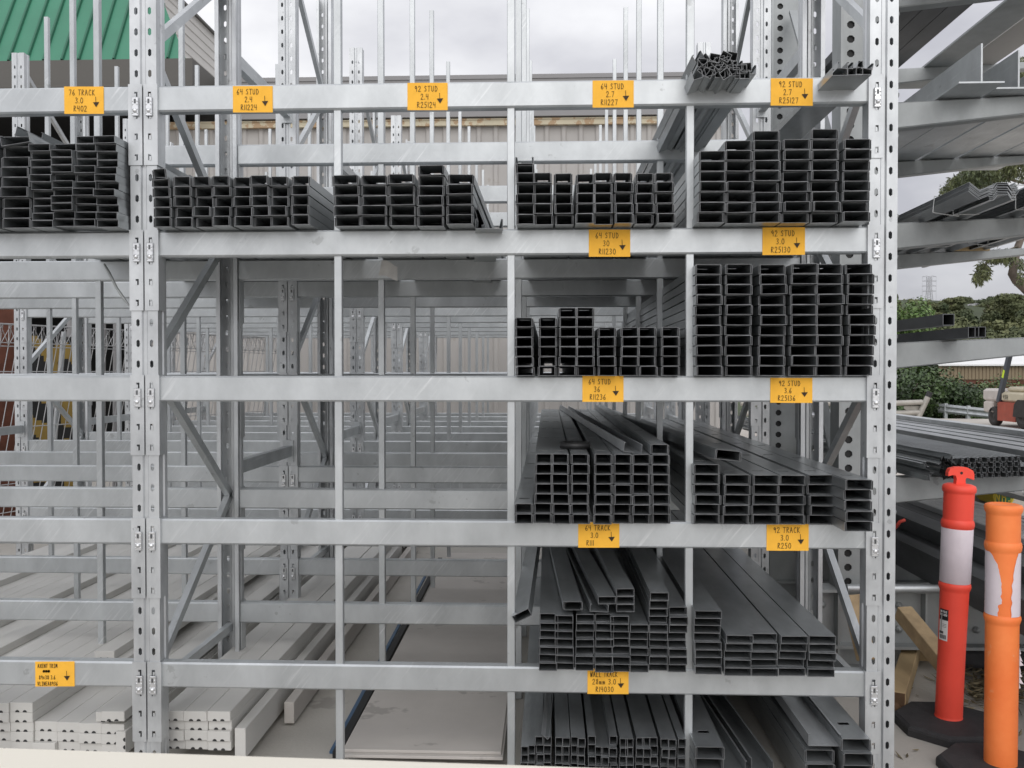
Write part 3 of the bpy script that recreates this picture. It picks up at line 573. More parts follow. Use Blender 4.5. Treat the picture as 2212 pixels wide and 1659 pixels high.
while z < 8.0: mb.add([(-6.5,10.0,z),(-6.5,21,z),(-6.5,21,z+.13),(-6.5,10,z+.13)],[(0,1,2,3)]); mb.add([(-6.5,10,z+.13),(-6.5,21,z+.13),(-6.485,21,z+.145),(-6.485,10,z+.145)],[(0,1,2,3)]); mb.add([(-6.485,10,z+.145),(-6.485,21,z+.145),(-6.5,21,z+.16),(-6.5,10,z+.16)],[(0,1,2,3)]); z += .16
mb.add([(-13,10,5.8),(-6.5,10,5.8),(-6.5,10,8.02),(-13,10,8.02)],[(0,1,2,3)]); part(mb,'upper_wall','clad_l')
mb = MB(); mb.box((-6.6,9.95,8.02),(-6.44,21.2,8.065)); part(mb,'roof_trim','fascia')
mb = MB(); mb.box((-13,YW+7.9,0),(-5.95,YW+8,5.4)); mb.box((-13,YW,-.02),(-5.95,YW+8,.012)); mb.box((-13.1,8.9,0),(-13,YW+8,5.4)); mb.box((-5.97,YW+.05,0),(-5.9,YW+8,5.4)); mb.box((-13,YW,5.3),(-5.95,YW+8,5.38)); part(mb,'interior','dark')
# mesh cage at the left
fx = lambda t: (-4.66+.385*t, 3.2+t*1.0)
cg = thing('mesh_fence','galvanised roll top wire mesh fence with leaning bars beyond the left racks','fence',(-4.66,3.2,0))
mb = MB(); Lf = 4.3
def fp(t,z,o=0): x = -4.98+.38*t; return Vector((x-(-4.66)+.10*(z-1.9)+o, 3.4+t-3.2, z))
k = 0; t = 0
while t < Lf:
    mb.tube([fp(t-.16,.05),fp(t,1.72)],.0042,5); k += 1; t += .075
t = 0
while t < Lf: mb.tube([fp(t,1.72),fp(t+.037,1.90,.05),fp(t+.075,1.72)],.0038,5); mb.tube([fp(t,1.72),fp(t+.037,1.90,-.05),fp(t+.075,1.72)],.0038,5); t += .075
for z,o in ((1.90,.05),(1.90,-.05),(1.74,0),(1.71,0),(1.49,0),(1.25,0),(1.0,0),(.75,0),(.5,0),(.25,0),(.06,0)): mb.tube([fp(0,z,o),fp(Lf,z,o)],.0048,5)
mb.build('mesh_panel','wire',cg)
for t in (.05,1.45,2.9,4.25): mb = MB(); mb.tube([fp(t,0,-.04),fp(t,1.86,-.04)],.024,10); mb.build('fence_post','galv',cg)
mb = MB(); nx, nz = 17, 66
for j in range(nz):
    for i in range(nx): mb.add([(0,i*.027,j*.027),(0,i*.027+.027,j*.027),(0,i*.027+.027,j*.027+.027),(0,i*.027,j*.027+.027)],[(3,2,1,0)],1 if noise.noise(Vector((i*.17+j*.05,j*.11,3.3))) > -.12 else 0)
mb.box((-.3,0,0),(-.003,nx*.027,nz*.027),1); 
tag(mb.build('wrapped_pack',['yell','black'],None,(-4.92,5.05,.05),), 'tall pack with yellow and black patches leaning behind the mesh fence','pack').rotation_euler = (0,0,R(-32))
mb = MB(); mb.bbox((-.3,0,0),(0,.75,2.2),.01); mb.box((-.31,.1,0),(.004,.16,2.205),1); tag(mb.build('brown_pack',['brown','yell'],None,(-5.5,4.65,0)),'red brown upright pack behind the mesh fence at far left edge','pack').rotation_euler = (0,0,R(-32))
for i in range(7):
    mb = MB(); mb.tube([(0,0,0),(.0,0.05,2.05+.05*(i%3))],.04,10); tag(mb.build('upright_pipe','fasciag',None,(-5.15+.06*i,6.15+.22*i,0)),'grey pipe standing among others behind the mesh fence','pipe','pipes behind the mesh fence')
# ------------------------------------------------------------------ cantilever racks at the right
def octh(mb, x0,x1,z0,z1,h,cx,cz,y):
    c = h*.6; o = [(x0,y,z0),(x1,y,z0),(x1,y,z1),(x0,y,z1)]
    P = [(cx-h,y,cz-h+c),(cx-h+c,y,cz-h),(cx+h-c,y,cz-h),(cx+h,y,cz-h+c),(cx+h,y,cz+h-c),(cx+h-c,y,cz+h),(cx-h+c,y,cz+h),(cx-h,y,cz+h-c)]
    mb.add(o+P+[(a,b+.008,c_) for a,b,c_ in P],[(0,1,6,5),(1,7,6),(1,2,8,7),(2,9,8),(2,3,10,9),(3,11,10),(3,0,4,11),(0,5,4)]+[(4+(i+1)%8,4+i,12+i,12+(i+1)%8) for i in range(8)])
CX = 1.573
mb = MB(); HC = 3.96; hw = .118
for xa, xb, hc in ((-.09,-.032,-.061),(.056,hw,.084)):
    z = .40
    while z+.0715 < HC: octh(mb,xa,xb,z,z+.0715,.0185,hc,z+.0357,-.002); z += .0715
    mb.add([(xa,-.002,z),(xb,-.002,z),(xb,-.002,HC),(xa,-.002,HC)],[(0,1,2,3)]); mb.add([(xa,-.002,0),(xb,-.002,0),(xb,-.002,.4),(xa,-.002,.4)],[(0,1,2,3)])
for xa, xb in ((-hw,-.09),(-.032,.056)): mb.add([(xa,-.002,0),(xb,-.002,0),(xb,-.002,HC),(xa,-.002,HC)],[(0,1,2,3)])
mb.box((-hw+.002,.0095,0),(hw-.002,.0125,HC),1)  # black plate added behind the web, standing in for shade in its holes
for sx in (-1,1): a = sorted((sx*hw,sx*(hw+.012))); mb.box((a[0],-.065,0),(a[1],.07,HC))
COLM = mb.mesh('column',['galv_cant','black'])
def armmesh():
    mb = MB(); vs = []
    for x,t,h in ((0,0,.131),(1.42,.057,.040)):
        vs += [Vector((x,-.04,t-h)),Vector((x,.04,t-h)),Vector((x,.04,t)),Vector((x,-.04,t))]
    c = .006; P = []
    for x,t,h in ((0,0,.131),(1.42,.057,.040)): P += [(x,-.04+c,t-h),(x,.04-c,t-h),(x,.04,t-h+c),(x,.04,t-c),(x,.04-c,t),(x,-.04+c,t),(x,-.04,t-c),(x,-.04,t-h+c)]
    mb.add(P,[(i,(i+1)%8,8+(i+1)%8,8+i) for i in range(8)]+[tuple(range(8,16))])
    mb.box((-.012,-.075,-.2),(0,.075,.05))
    for z in (-.17,.03):
        for y in (-.055,.055): mb.lathe([(.012,0),(.012,.012),(0,.012)],6,0,T=Matrix.Translation((0,y,z)) @ Matrix.Rotation(R(90),4,'Y'))
    return mb.mesh('arm',['galv_cant'])
ARM = armmesh()
mb = MB()
mb.box((-.25,-.07,.395),(1.75,.07,.41)); mb.box((-.25,-.004,.13),(1.75,.006,.395)); mb.box((-.25,-.07,.115),(1.75,.07,.13)); mb.box((-.3,-.09,.0),(.1,.09,.02))
for x in (.3,.9,1.5): mb.box((x,-.06,.13),(x+.01,-.004,.395))
for i in range(5):
    for z in (.2,.32): mb.lathe([(.018,0),(.018,.012),(.010,.012),(.010,.02),(0,.02)],6,0,T=Matrix.Translation((-.19+.38*i,-.004,z)) @ Matrix.Rotation(R(90),4,'X'))
BASEM = mb.mesh('base_beam',['galv_cant'])
AL = [3.42,2.825,2.230,1.637,.967]
for j,Y in enumerate((1.34,2.69)):
    ck = thing('cantilever_rack',['heavy cantilever rack frame standing just right of the slotted right upright','second cantilever rack frame set back behind the nearer one'][j],'storage rack',(CX,Y,0),'cantilever rack frames')
    ob('column',COLM,ck,(0,0,0)); ob('base_beam',BASEM,ck)
    for z in AL: ob('arm',ARM,ck,(hw+.024,0,z))
    mb = MB(); mb.tube([(-.1,-.10,.425),(1.7,-.10,.43)],.022,10); mb.build('tie_rail','galv',ck)
    if j == 0:
        for (za,zb_) in ((.6,2.2),(2.2,3.8)): mb = MB(); mb.bar((0,.09,za),(0,1.27,zb_),.05,.02); mb.build('tie_brace','galv_cant',ck)
def zprism(label,name,cat,prof,X,Z,Y0,Y1,m,group=None,rot=0,parts=None):
    mb = MB(); mb.prism(prof,0,Y1-Y0,'y',0,mcap=0); o = mb.build(name,m,None,(X,Y0,Z)); o.rotation_euler = (0,0,R(rot)); return tag(o,label,cat,group)
def arz(z, X): return z+(X-CX-.142)*.0401+.002
cpro = lambda w,h,t=.003: [(0,0),(w,0),(w,.02),(w-t,.02),(w-t,t),(t,t),(t,h-t),(w-t,h-t),(w-t,h-.02),(w,h-.02),(w,h),(0,h)]
# top level: dark purlins seen from below
for i in range(4):
    X = 1.76+.125*i; zprism(f'dark steel purlin on the top arms seen from below, {ordn(i)} from the right upright','purlin','purlin',cpro(.115,.05),X,arz(AL[0],X),.55,3.2,'steel_d','dark purlins on the top arms')
for i in range(2):
    X = 2.42+.23*i; zprism(['pale flat galvanised plate on the top arms right of the dark purlins','brownish flat plate on the top arms at the upper right corner'][i],'flat_plate','steel plate',[(0,0),(.21,0),(.21,.012),(0,.012)],X,arz(AL[0],X),.4,3.1,['galv_cant','clad'][i])
# T shaped lintels on the second level
tee = [(-.105,0),(.105,0),(.105,.008),(.004,.008),(.004,.185),(-.004,.185),(-.004,.008),(-.105,.008)]
for i,(X,Y0,yl) in enumerate(((2.03,1.08,3.1),(2.262,1.20,2.95),(2.51,1.02,3.05),(2.76,1.1,3.0),(3.0,1.25,3.1))):
    zprism(['T shaped galvanised lintel nearest the slotted upright on the second arms','T shaped galvanised lintel set slightly back, second from the slotted upright','middle T shaped lintel of the row on the second arms','fourth T shaped lintel from the slotted upright','T shaped lintel farthest right on the second arms'][i],'lintel','steel lintel',tee,X,arz(AL[1],X+.1),Y0,yl,'galv','T lintels on the second arms')
# nested batten bundles on the third level
for i,(X,Y0,hh,kind,rl) in enumerate(((1.80,.72,.052,0,8),(1.93,.80,.062,1,0),(2.06,.95,.05,0,-24),(2.19,.74,.09,1,2),(2.34,.82,.10,1,-4),(2.50,.70,.10,0,6),(2.66,.9,.11,1,0))):
    t = thing('batten_bundle',f'strapped bundle of nested steel battens on the third arms, {ordn(i)} from the upright','batten bundle',(X,Y0,arz(AL[2],X+.1)),'batten bundles on the third arms',(0,R(rl),R(-1.5)))
    mb = MB()
    for k in range(int(hh/.0075)):
        z = k*.0075; t_ = .0014
        if kind: pr = [(0,0),(.02,0),(.035,.022),(.08,.022),(.095,0),(.115,0),(.115,t_),(.096,t_),(.081,.022+t_),(.034,.022+t_),(.019,t_),(0,t_)]
        else: pr = [(0,.03),(.05,0),(.1,.03),(.1,.03+t_),(.05,t_),(0,.03+t_)]
        dx = .002*math.sin(k*2.3+i); dy = .012*noise.noise(Vector((k*.7,i,1)))
        mb.prism([(u+dx,v+z) for u,v in pr],dy,2.75+dy,'y',0)
    mb.build('battens','steel_l',t)
    mb = MB(); H = hh+.026
    for yy in (.35,1.6): mb = MB(); mb.tube([(-.004,yy,0),(-.004,yy+.01,H),(.118,yy+.02,H),(.119,yy+.01,0),(-.004,yy,-.001)],.003,5); mb.build('strap','strap',t)
p = at(2065,563,2.6); q = at(2146,548,2.6); mb = MB(); mb.bbox((0,0,0),(q.x-p.x,.05,.05),.003); tag(mb.build('orange_timber','rawwood',None,(p.x,2.64,arz(AL[2],p.x)+.0)),'short orange timber offcut lying across the far arms under the batten bundles','timber offcut')
# square tubes on the fourth level
for i,(x0,x1,y0,y1,Y) in enumerate(((2091,2104,730,744.5,1.02),(2105.5,2115,730,744.5,1.02),(2036,2057,720,740,.72))):
    a = at(x0,y1,Y); b = at(x1,y0,Y); wd = b.x-a.x; h = .05; X = a.x; t = .003; z0 = arz(AL[3],X+.06)+(.052 if i == 2 else 0)
    mb = MB(); wd = .05; mb.box((0,0,0),(wd,5,t)); mb.box((0,0,h-t),(wd,5,h)); mb.box((0,0,t),(t,5,h-t)); mb.box((wd-t,0,t),(wd,5,h-t))
    tag(mb.build('square_tube','steel_d',None,(X,Y,z0)),['dark square steel tube on the eye-level arm, left one of the lower pair','dark square steel tube on the eye-level arm, right one of the lower pair','dark square steel tube resting on top of the lower pair'][i],'steel tube','square tubes on the arm')
# furring channels and purlins on the fifth level
fp_ = [(0,0),(.008,0),(.0095,.016),(.0185,.016),(.020,0),(.028,0),(.028,-.0012),(.019,-.0012),(.0175,.0148),(.0105,.0148),(.009,-.0012),(0,-.0012)]
mb = MB(); mb.prism(fp_,0,3.6,'y',0,mcap=1); mb.prism([(u,.0225-v) for u,v in fp_][::-1],.004,3.6,'y',0,mcap=1); FUR = mb.mesh('furring_channel',['steel','steel_edge'])
zf = AL[4]
for r in range(4):
    nn = (16,15,12,12)[r]
    for i in range(nn):
        X = 1.905+i*.0288; o = ob('furring_channel',FUR,None,(X,1.12+random.uniform(-.012,.012),arz(zf,X+.05)+.004+r*.0245))
        tag(o,f'thin nested furring channel, {["bottom","second","third","top"][r]} row, {ordn(i)} from left, behind red bollard','furring channel','furring channels behind the red bollard')
for i,(x,z,ry,rz) in enumerate(((1.80,.03,35,2),(1.775,.06,-20,3),(1.83,.085,50,2),(1.87,.11,20,4),(1.76,.01,0,1))):
    o = ob('furring_channel',FUR,None,(x,1.1-.02*i,zf+z+.01),(0,R(ry),R(rz))); tag(o,['loose furring channel low in the tangle left of red bollard handle','loose furring channel tilted back in the tangle beside right upright','loose steep furring channel in the tangle beside right upright','loose top furring channel beside the neat pile behind red bollard','loose lowest furring channel nearest right upright'][i],'furring channel','loose furring channels')
mb = MB(); P_r = at(2052,1012,1.04); nx = 12
for j_ in range(nx+1):
    for i_ in range(nx+1):
        u, v = i_/nx-.5, j_/nx-.5; q = Vector((u*5,v*5,2.2)); mb.v.append((u*.09+.03*noise.noise(q*1.3), -.02+.05*noise.noise(q*1.7+Vector((9,0,0))), v*.085+.03*noise.noise(q*2.1+Vector((0,7,0)))))
for j_ in range(nx):
    for i_ in range(nx): k = j_*(nx+1)+i_; mb.f.append((k,k+1,k+nx+2,k+nx+1)); mb.m.append(0); mb.sm.append(False)
tag(mb.build('black_rag','tape',None,(P_r.x,1.05,P_r.z)),'crumpled black plastic wrap hanging off the furring channels','plastic wrap')
for r in range(2):
    for i in range(5):
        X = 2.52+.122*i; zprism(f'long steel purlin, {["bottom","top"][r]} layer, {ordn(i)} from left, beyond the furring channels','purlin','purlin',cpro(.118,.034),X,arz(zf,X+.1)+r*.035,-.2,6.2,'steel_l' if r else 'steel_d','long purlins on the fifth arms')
X = 2.95; zprism('single galvanised channel with punched web topmost beyond furring channels','purlin','purlin',[(0,0),(.1,0),(.1,.03),(0,.03)],X,arz(zf,X)+.072,-.3,6.2,'galv')
# ground level: long dark stack and silver extrusions on the base beams
zg = .412
for r in range(6):
    for i in range(5):
        X = 1.95+.155*i; hgt = .036
        if r > 3 and i == 0: continue
        zprism(f'long dark purlin low on the base beams, {ordn(r)} layer up, {ordn(i)} from left','purlin','purlin',cpro(.15,hgt),X,zg+r*.0365,-.25-.03*((r*3+i*5)%4),5.6,'steel_d','dark purlins on the base beams')
for i in range(6):
    X = 2.36+.062*i; zprism(f'bright silver extrusion over the dark purlins behind bollards, {ordn(i)} from left','extrusion','aluminium extrusion',[(0,0),(.058,0),(.058,.03),(.05,.036),(.008,.036),(0,.03)],X,zg+.2195,-.1,5.0,'silver','silver extrusions behind bollards')
mb = MB(); mb.tube([at(1934,1140,1.0),at(1944,1127,.95),at(1955,1123,.95)],.008,6); tag(mb.build('red_tag','redrag'),'small red tag poking from the dark purlins beside right upright','tag')
# punched planks and the green round sign
pk = thing('punched_plank','perforated aluminium plank with gold lettered strip lying behind the bollards','plank',(2.9,1.2,.70))
mb = MB(); mb.bbox((0,0,0),(.18,4,.03),.003)
for i in range(30):
    for j in range(2): mb.lathe([(.011,0),(.008,.005),(0,.006)],8,1,(.055+.06*j,.15+.12*i+.03*j,.03))
mb.build('deck',['alu','zinc'],pk)
mb = MB(); mb.bbox((.0,1.5,.0305),(.18,2.6,.033),.0008); mb.build('gold_strip','syel',pk)
sdl = MB(); sdl.bbox((-.10,-.9,-.03),(-.005,.9,-.004),.002); gs = sdl.build('black_strip','black',pk)
mb = MB(); sts,xe = strokes('BRICK',0,0,.06,.045)
for st in sts: ribbon(mb,[(a,b) for a,b in st],.011,lambda X,Z: (-.092+Z,-.05-X+.0,-.0025))
mb.build('lettering','syel',gs)
tp = thing('tarp_cover','beige sheeted load cover with a round green sign behind the bollards','load cover',(3.1,3.25,0))
mb = MB(); nx, nz = 16, 10
for j in range(nz+1):
    for i in range(nx+1):
        u = i/nx; v = j/nz; mb.v.append((u*1.5, .10*math.sin(u*9)*v*.4+.25*v-.25+.03*noise.noise(Vector((u*4,v*3,0))), .02+v*.95+.05*math.sin(u*3)*v))
for j in range(nz):
    for i in range(nx): k = j*(nx+1)+i; mb.f.append((k,k+1,k+nx+2,k+nx+1)); mb.m.append(0); mb.sm.append(True)
mb.box((0,.06,0),(1.5,1.2,.93)); mb.build('cover','tarp',tp)
c = at(2168.5,1072,2.80); rr = 22/F_*5.97
mb = MB(); mb.lathe([(0,0),(rr*.86,0)],32,0,T=Matrix.Rotation(R(90),4,'X')); mb.lathe([(rr*.86,0),(rr,0)],32,1,T=Matrix.Rotation(R(90),4,'X')); mb.lathe([(rr,0),(rr,-.25)],32,1,T=Matrix.Rotation(R(90),4,'X'))
sg = mb.build('round_sign',['sgreen','syel'],tp,(c.x-3.1,2.80-3.25,c.z))
mb = MB(); sts,xe = strokes('NHS',0,0,.062,.032)
for st in sts: ribbon(mb,st,.008,lambda X,Z: (X-xe/2+.004,-.003,Z-.036))
mb.build('lettering','syel',sg)
# ------------------------------------------------------------------ bollards
def bollard(label, foot, lean, m, spec, handle, tear):
    # spec: list of (height, radius) body profile
    t = thing('bollard',label,'bollard',(foot.x,foot.y,0),'orange and red T-top bollards',None)
    Lr = Matrix.Rotation(R(lean),4,'Y')
    mb = MB()
    P = [(.205*math.cos(math.pi*(2*i+1)/8)/math.cos(math.pi/8)*.97,.205*math.sin(math.pi*(2*i+1)/8)/math.cos(math.pi/8)*.97) for i in range(8)]
    rings = [(1.0,0),(1.0,.026),(.985,.034),(.93,.044),(.3,.052)]
    vs = [(x*s,y*s,z) for s,z in rings for x,y in P]; mb.add(vs,[(j*8+i,j*8+(i+1)%8,j*8+8+(i+1)%8,j*8+8+i) for j in range(4) for i in range(8)]+[tuple(range(32,40))])
    mb.build('rubber_base','rubber',t)
    mb = MB(); mb.lathe(spec,40,0,T=Lr); b = mb.build('post',m,t)
    return t, Lr
foot = atz(2048,1551,.045)
def pz(y, D): return 1.5-(y-800)*D/F_
D1 = foot.y+3.16
def prof(D, ytop, rows):
    o = []
    for (ya,wa),(yb,wb) in zip(rows[:-1],rows[1:]):
        o.append((ya,wa))
        if abs(ya-yb) > 8: o += [(ya+(yb-ya)*e,wa+(wb-wa)*e) for e in (.7/abs(yb-ya),2/abs(yb-ya),1-2/abs(yb-ya),1-.7/abs(yb-ya))]
    o.append(rows[-1])
    return [(max(.0,wpx/2/F_*D), pz(y,D)) for y,wpx in o]
rb,Lr = bollard('red bollard with a T handle and clean white sleeve on black rubber base',foot,2.2,'red',prof(D1,0,[(1556,60),(1545,59),(1534,54),(1400,54),(1268,57),(1262,62),(1257,64),(1252,62),(1250,58),(1135,60),(1133,63),(1125,66),(1118,63),(1116,59),(1060,60),(1056,66),(1050,67),(1044,63),(1041,50),(1040,0)]),True,False)
# handle
mb = MB(); zt = pz(1041,D1); sc = D1/F_
hp = [(-10,0),(10,0),(9,10),(11,14),(20,13),(27,10),(27,22),(24,30),(12,36),(0,37),(-12,36),(-24,32),(-27,24),(-27,16),(-18,19),(-11,18),(-9,10)]
mb.prism([(u*sc,v*sc+zt) for u,v in hp],-.014,.014,'y',0,T=Lr); mb.lathe([(.006,-.0148),(0,-.0148)],10,1,T=Lr @ Matrix.Translation((0,0,zt+24*sc)) @ Matrix.Rotation(R(90),4,'X') @ Matrix.Translation((0,0,.0296))); mb.build('handle',['red','black'],rb)
mb = MB(); r1 = 60.5/2*sc; mb.lathe([(r1*.97,pz(1250,D1)),(r1*1.0,pz(1249,D1)),(r1*1.03,pz(1135,D1)),(r1,pz(1134,D1))],40,0,T=Lr); mb.build('sleeve','sleeve',rb)
# sticker, wrapped on the post towards the viewer's left
vang = math.atan2(CAMP.y-foot.y, CAMP.x-foot.x)
mb = MB(); n = 8
def cyl(ang, y, e=.0012): rr = (57-(y-1268)/280*3)/2*sc+e; return Lr @ Vector((rr*math.cos(ang), rr*math.sin(ang), pz(y,D1)))
def patch(a0,a1,y0,y1,mi,e): 
    vs = [cyl(a0+(a1-a0)*i/n,y,e) for y in (y0,y1) for i in range(n+1)]; mb.add(vs,[(n+1+i,n+2+i,i+1,i) for i in range(n)],mi,True)
A0 = vang-1.08; A1 = vang-.34
patch(A0,A1,1306,1329,1,.0012); patch(A0,A1,1329,1372,0,.0012)
patch(A0+.16,A0+.27,1317,1354,2,.0018); patch(A0+.06,A0+.42,1353,1358,3,.0019)
for i in range(12): patch(A0+.10+.045*i,A0+.12+.045*i+.012*(i%3),1360,1368.5,3,.0018)
for y in (1337,1340,1343): patch(A0+.33,A1-.1,y,y+.8,3,.0018)
for li,(tx,y) in enumerate((('TWO-PIECE',1313.5),('BOLLARD',1320))):
    sts,xe = strokes(tx,0,0,1,.62,.25)
    for st in sts: ribbon(mb,[(a/xe*.62,b) for a,b in st],.035,lambda X,Z,y=y: tuple(cyl(A0+.06+X,y-Z*4.6,.0018)),0)
st_ = mb.build('sticker',['white','black','alu','steel_d'],rb)
foot2 = atz(2161,1650,.045); D2 = foot2.y+3.16; s2 = D2/F_
obl,L2 = bollard('orange bollard without a handle, its white sleeve torn, on black rubber base',foot2,.2,'orange',prof(D2,0,[(1656,71),(1646,70),(1634,64),(1500,64),(1336,65),(1331,69),(1325,72),(1319,70),(1316,65),(1184,66),(1179,70),(1172,72.5),(1164,70),(1162,66),(1104,66),(1098,72),(1090,74.5),(1085,70),(1083,58),(1085,50),(1086,0)]),False,True)
mb = MB(); r2 = 67.4/2*s2; v2 = math.atan2(CAMP.y-foot2.y, CAMP.x-foot2.x); nr = 34
def edge(v, sgn):   # torn edge angle either side of the bare strip, v from the top
    k = .12*noise.noise(Vector((v*9,sgn,2)))
    return (.35-.55*math.exp(-v*5)+.10*k if sgn < 0 else .86-.10*math.exp(-v*5)+.5*k*.4+.10*v)
for j in range(nr):
    v0, v1 = j/nr, (j+1)/nr; y0 = 1183+v0*133; y1 = 1183+v1*133
    # visible half runs from -1.5 (left) to 1.5 (right); bare strip between the edges
    eL0, eL1 = (-.20-.62*math.exp(-v0*7)+.13*noise.noise(Vector((v0*14,1,0)))*(.4+v0), -.20-.62*math.exp(-v1*7)+.13*noise.noise(Vector((v1*14,1,0)))*(.4+v1)); eL0 += .16*min(1,v0*2)-(.2 if v0 > .8 else 0); eL1 += .16*min(1,v1*2)-(.2 if v1 > .8 else 0)
    eR0, eR1 = (.62+.5*math.exp(-v0*4)-.12+.08*noise.noise(Vector((v0*11,7,0))), .62+.5*math.exp(-v1*4)-.12+.08*noise.noise(Vector((v1*11,7,0))))
    for (s0,s1,e0,e1) in ((-4.0,-4.0,eL0,eL1),(eR0,eR1,2.28,2.28)):
        m_ = 12
        vs = [L2 @ Vector((r2*math.cos(v2+a),r2*math.sin(v2+a),pz(y,D2))) for (y,p,q) in ((y0,s0,e0),(y1,s1,e1)) for a in [p+(q-p)*i/m_ for i in range(m_+1)]]
        mb.add(vs,[(m_+1+i,m_+2+i,i+1,i) for i in range(m_)],0,True)
mb.build('sleeve','sleeve',obl)
mb = MB(); 
for q in range(7):
    y0 = 1385+12*q; rr = 33*s2; vs = []
    a = v2+1.45; mb.add([L2 @ Vector((rr*math.cos(a),rr*math.sin(a),pz(y0,D2))),L2 @ Vector((rr*math.cos(a),rr*math.sin(a),pz(y0+13,D2))),L2 @ Vector(((rr+.004+.006*(q%3))*math.cos(a+.1),(rr+.006+.004*(q%2))*math.sin(a+.1),pz(y0+12+4*(q%2),D2)))],[(0,1,2)])
mb.build('torn_strip','sleeve',obl)
# ------------------------------------------------------------------ sleepers, leaves, bits on the ground
def sleeper(label, a, b, wd, h, m=('rawwood','wood_end')):
    a = Vector(a); b = Vector(b); d = b-a; l = d.length; d.normalize(); u = Vector((0,0,1)); u = (u-d*u.dot(d)).normalized(); r = d.cross(u)
    mb = MB(); mb.bbox((0,-wd/2,-h/2),(l,wd/2,h/2),.003); mb.box((l-.001,-wd/2+.003,-h/2+.003),(l+.0015,wd/2-.003,h/2-.003),1)
    o = mb.build('timber_sleeper',list(m)); o.matrix_world = Matrix(((d.x,r.x,u.x,a.x),(d.y,r.y,u.y,a.y),(d.z,r.z,u.z,a.z),(0,0,0,1))); return tag(o,label,'timber','timber offcuts by the bollards')
sleeper('timber offcut leaning down from the grey base beam towards the red bollard', at(1950,1322,1.12), at(2052,1447,.78), .075,.07, ('wood_y','wood_y'))
sleeper('short timber lying on concrete beside the right upright with dark end', atz(1974,1392,.05), atz(1936,1515,.05), .075,.085)
sleeper('thin timber lying across the floor left of the red bollard', atz(1955,1413,.02), atz(2052,1419,.02), .06,.045)
sleeper('long timber on the ground between and beyond the two bollards', atz(2062,1385,.035), atz(2262,1432,.035), .08,.07)
sleeper('timber standing tilted behind the right upright and brace', at(1838,1286,1.05), at(1872,1425,.95), .07,.06, ('wood_y','wood_y'))
mb = MB(); mb.bbox((0,0,0),(.18,.2,.11),.012); p = atz(1800,1394,0); tag(mb.build('rubber_block','rubber',None,(p.x,p.y,0)),'black rubber block on the concrete behind the white-lit brace','rubber block')
mb = MB(); mb.bbox((0,0,0),(1.3,.16,.10),.012); p = atz(1945,1394,0); tag(mb.build('rubber_block','rubber',None,(p.x+.1,1.30,0.002)),'long black rubber sleeper under the grey base beam','rubber block')
mb = MB()
def leafq(p, l, wd, n_=None):
    d = Vector((random.uniform(-1,1),random.uniform(-1,1),random.uniform(-.15,.15))).normalized(); u = Vector((random.uniform(-.4,.4),random.uniform(-.4,.4),1)); s_ = d.cross(u).normalized()*wd/2
    c_ = Vector((0,0,l*.12)); p = Vector(p)
    mb.add([p-d*l/2,p+s_-c_*.2,p+d*l/2+c_,p-s_],[(0,1,2,3)])
for i in range(520):
    x = random.gauss(2150,45); y = random.gauss(1475,26)
    if y < 1425: continue
    p = atz(x,y,.006+random.random()*.03); leafq(p,random.uniform(.04,.09),random.uniform(.009,.016))
for i in range(60): p = atz(random.uniform(1940,2212),random.uniform(1410,1640),.006); leafq(p,random.uniform(.03,.07),.011)
tag(mb.build('leaf_litter','litter'),kind='stuff')
p = atz(1934,1528,.02); mb = MB(); mb.lathe([(0,-.02),(.025,-.015),(.032,.0),(.02,.022),(0,.028)],9); tag(mb.build('stone','wood_end',None,(p.x,p.y,.02)),'small brown stone on the concrete by the right upright','stone')
# ------------------------------------------------------------------ old barrier and guard rail at the yard edge
bt = thing('pipe_barrier','battered galvanised pipe barrier with leaning capped post at the yard edge','barrier',atz(1977,916,0)*1.0)
bo = bt.location.copy(); YB = bo.y
mb = MB(); a = Vector((0,0,0)); b = at(2006,854,YB)-bo; mb.tube([a,b],.075,14); mb.build('post','barrier',bt)
mb = MB(); d = (b-a).normalized(); mb.tube([b-d*.05,b+d*.10],.08,14); mb.build('post_cap','rubber',bt)
for (ya,yb_,xr) in ((871,869,1992),(893,891,1985)):
    mb = MB(); mb.tube([at(1600,ya,YB+.05)-bo,at(1930,ya,YB+.05)-bo,at(xr,yb_,YB+.02)-bo],.075,12); mb.build('rail','barrier',bt)
for (x0,x1,y0,y1) in ((1953,1992,877,888),(1950,1985,896,908)):
    mb = MB(); P = [at(x0,y1-5,YB+.1)-bo,at(x0+10,y1,YB+.1)-bo,at(x1-6,y1,YB+.1)-bo,at(x1,y0,YB+.1)-bo,at(x0,y0,YB+.1)-bo]; mb.add(P+[p+Vector((0,.02,0)) for p in P],[(0,1,2,3,4),(9,8,7,6,5)]+[(i,5+i,5+(i+1)%5,(i+1)%5) for i in range(5)]); mb.build('bent_plate','barrier',bt)
gt = thing('guard_rail','silver W-beam guard rail below the bushes behind the forklift','guard rail',(8,27.5,-.4)); go = gt.location
mb = MB(); wp = [(0,0),(.05,.06),(.0,.12),(0,.16),(.05,.22),(0,.30),(-.01,.30),(.04,.22),(-.01,.16),(-.01,.12),(.04,.06),(-.01,0)]
A = at(2035,882,27.0)-go; B_ = at(2135,893,25.6)-go; dv = (B_-A); 
mb.add([A+dv*t+Vector((0,-u,v-.15)) for t in (-.1,1.3) for u,v in wp],[(i,(i+1)%12,12+(i+1)%12,12+i) for i in range(12)]); mb.build('rail','galv',gt)
for t in (.1,.6,1.1): mb = MB(); c = A+dv*t; mb.box((c.x-.05,c.y+.02,-.5),(c.x+.05,c.y+.14,c.z+.18)); mb.build('rail_post','galv',gt)
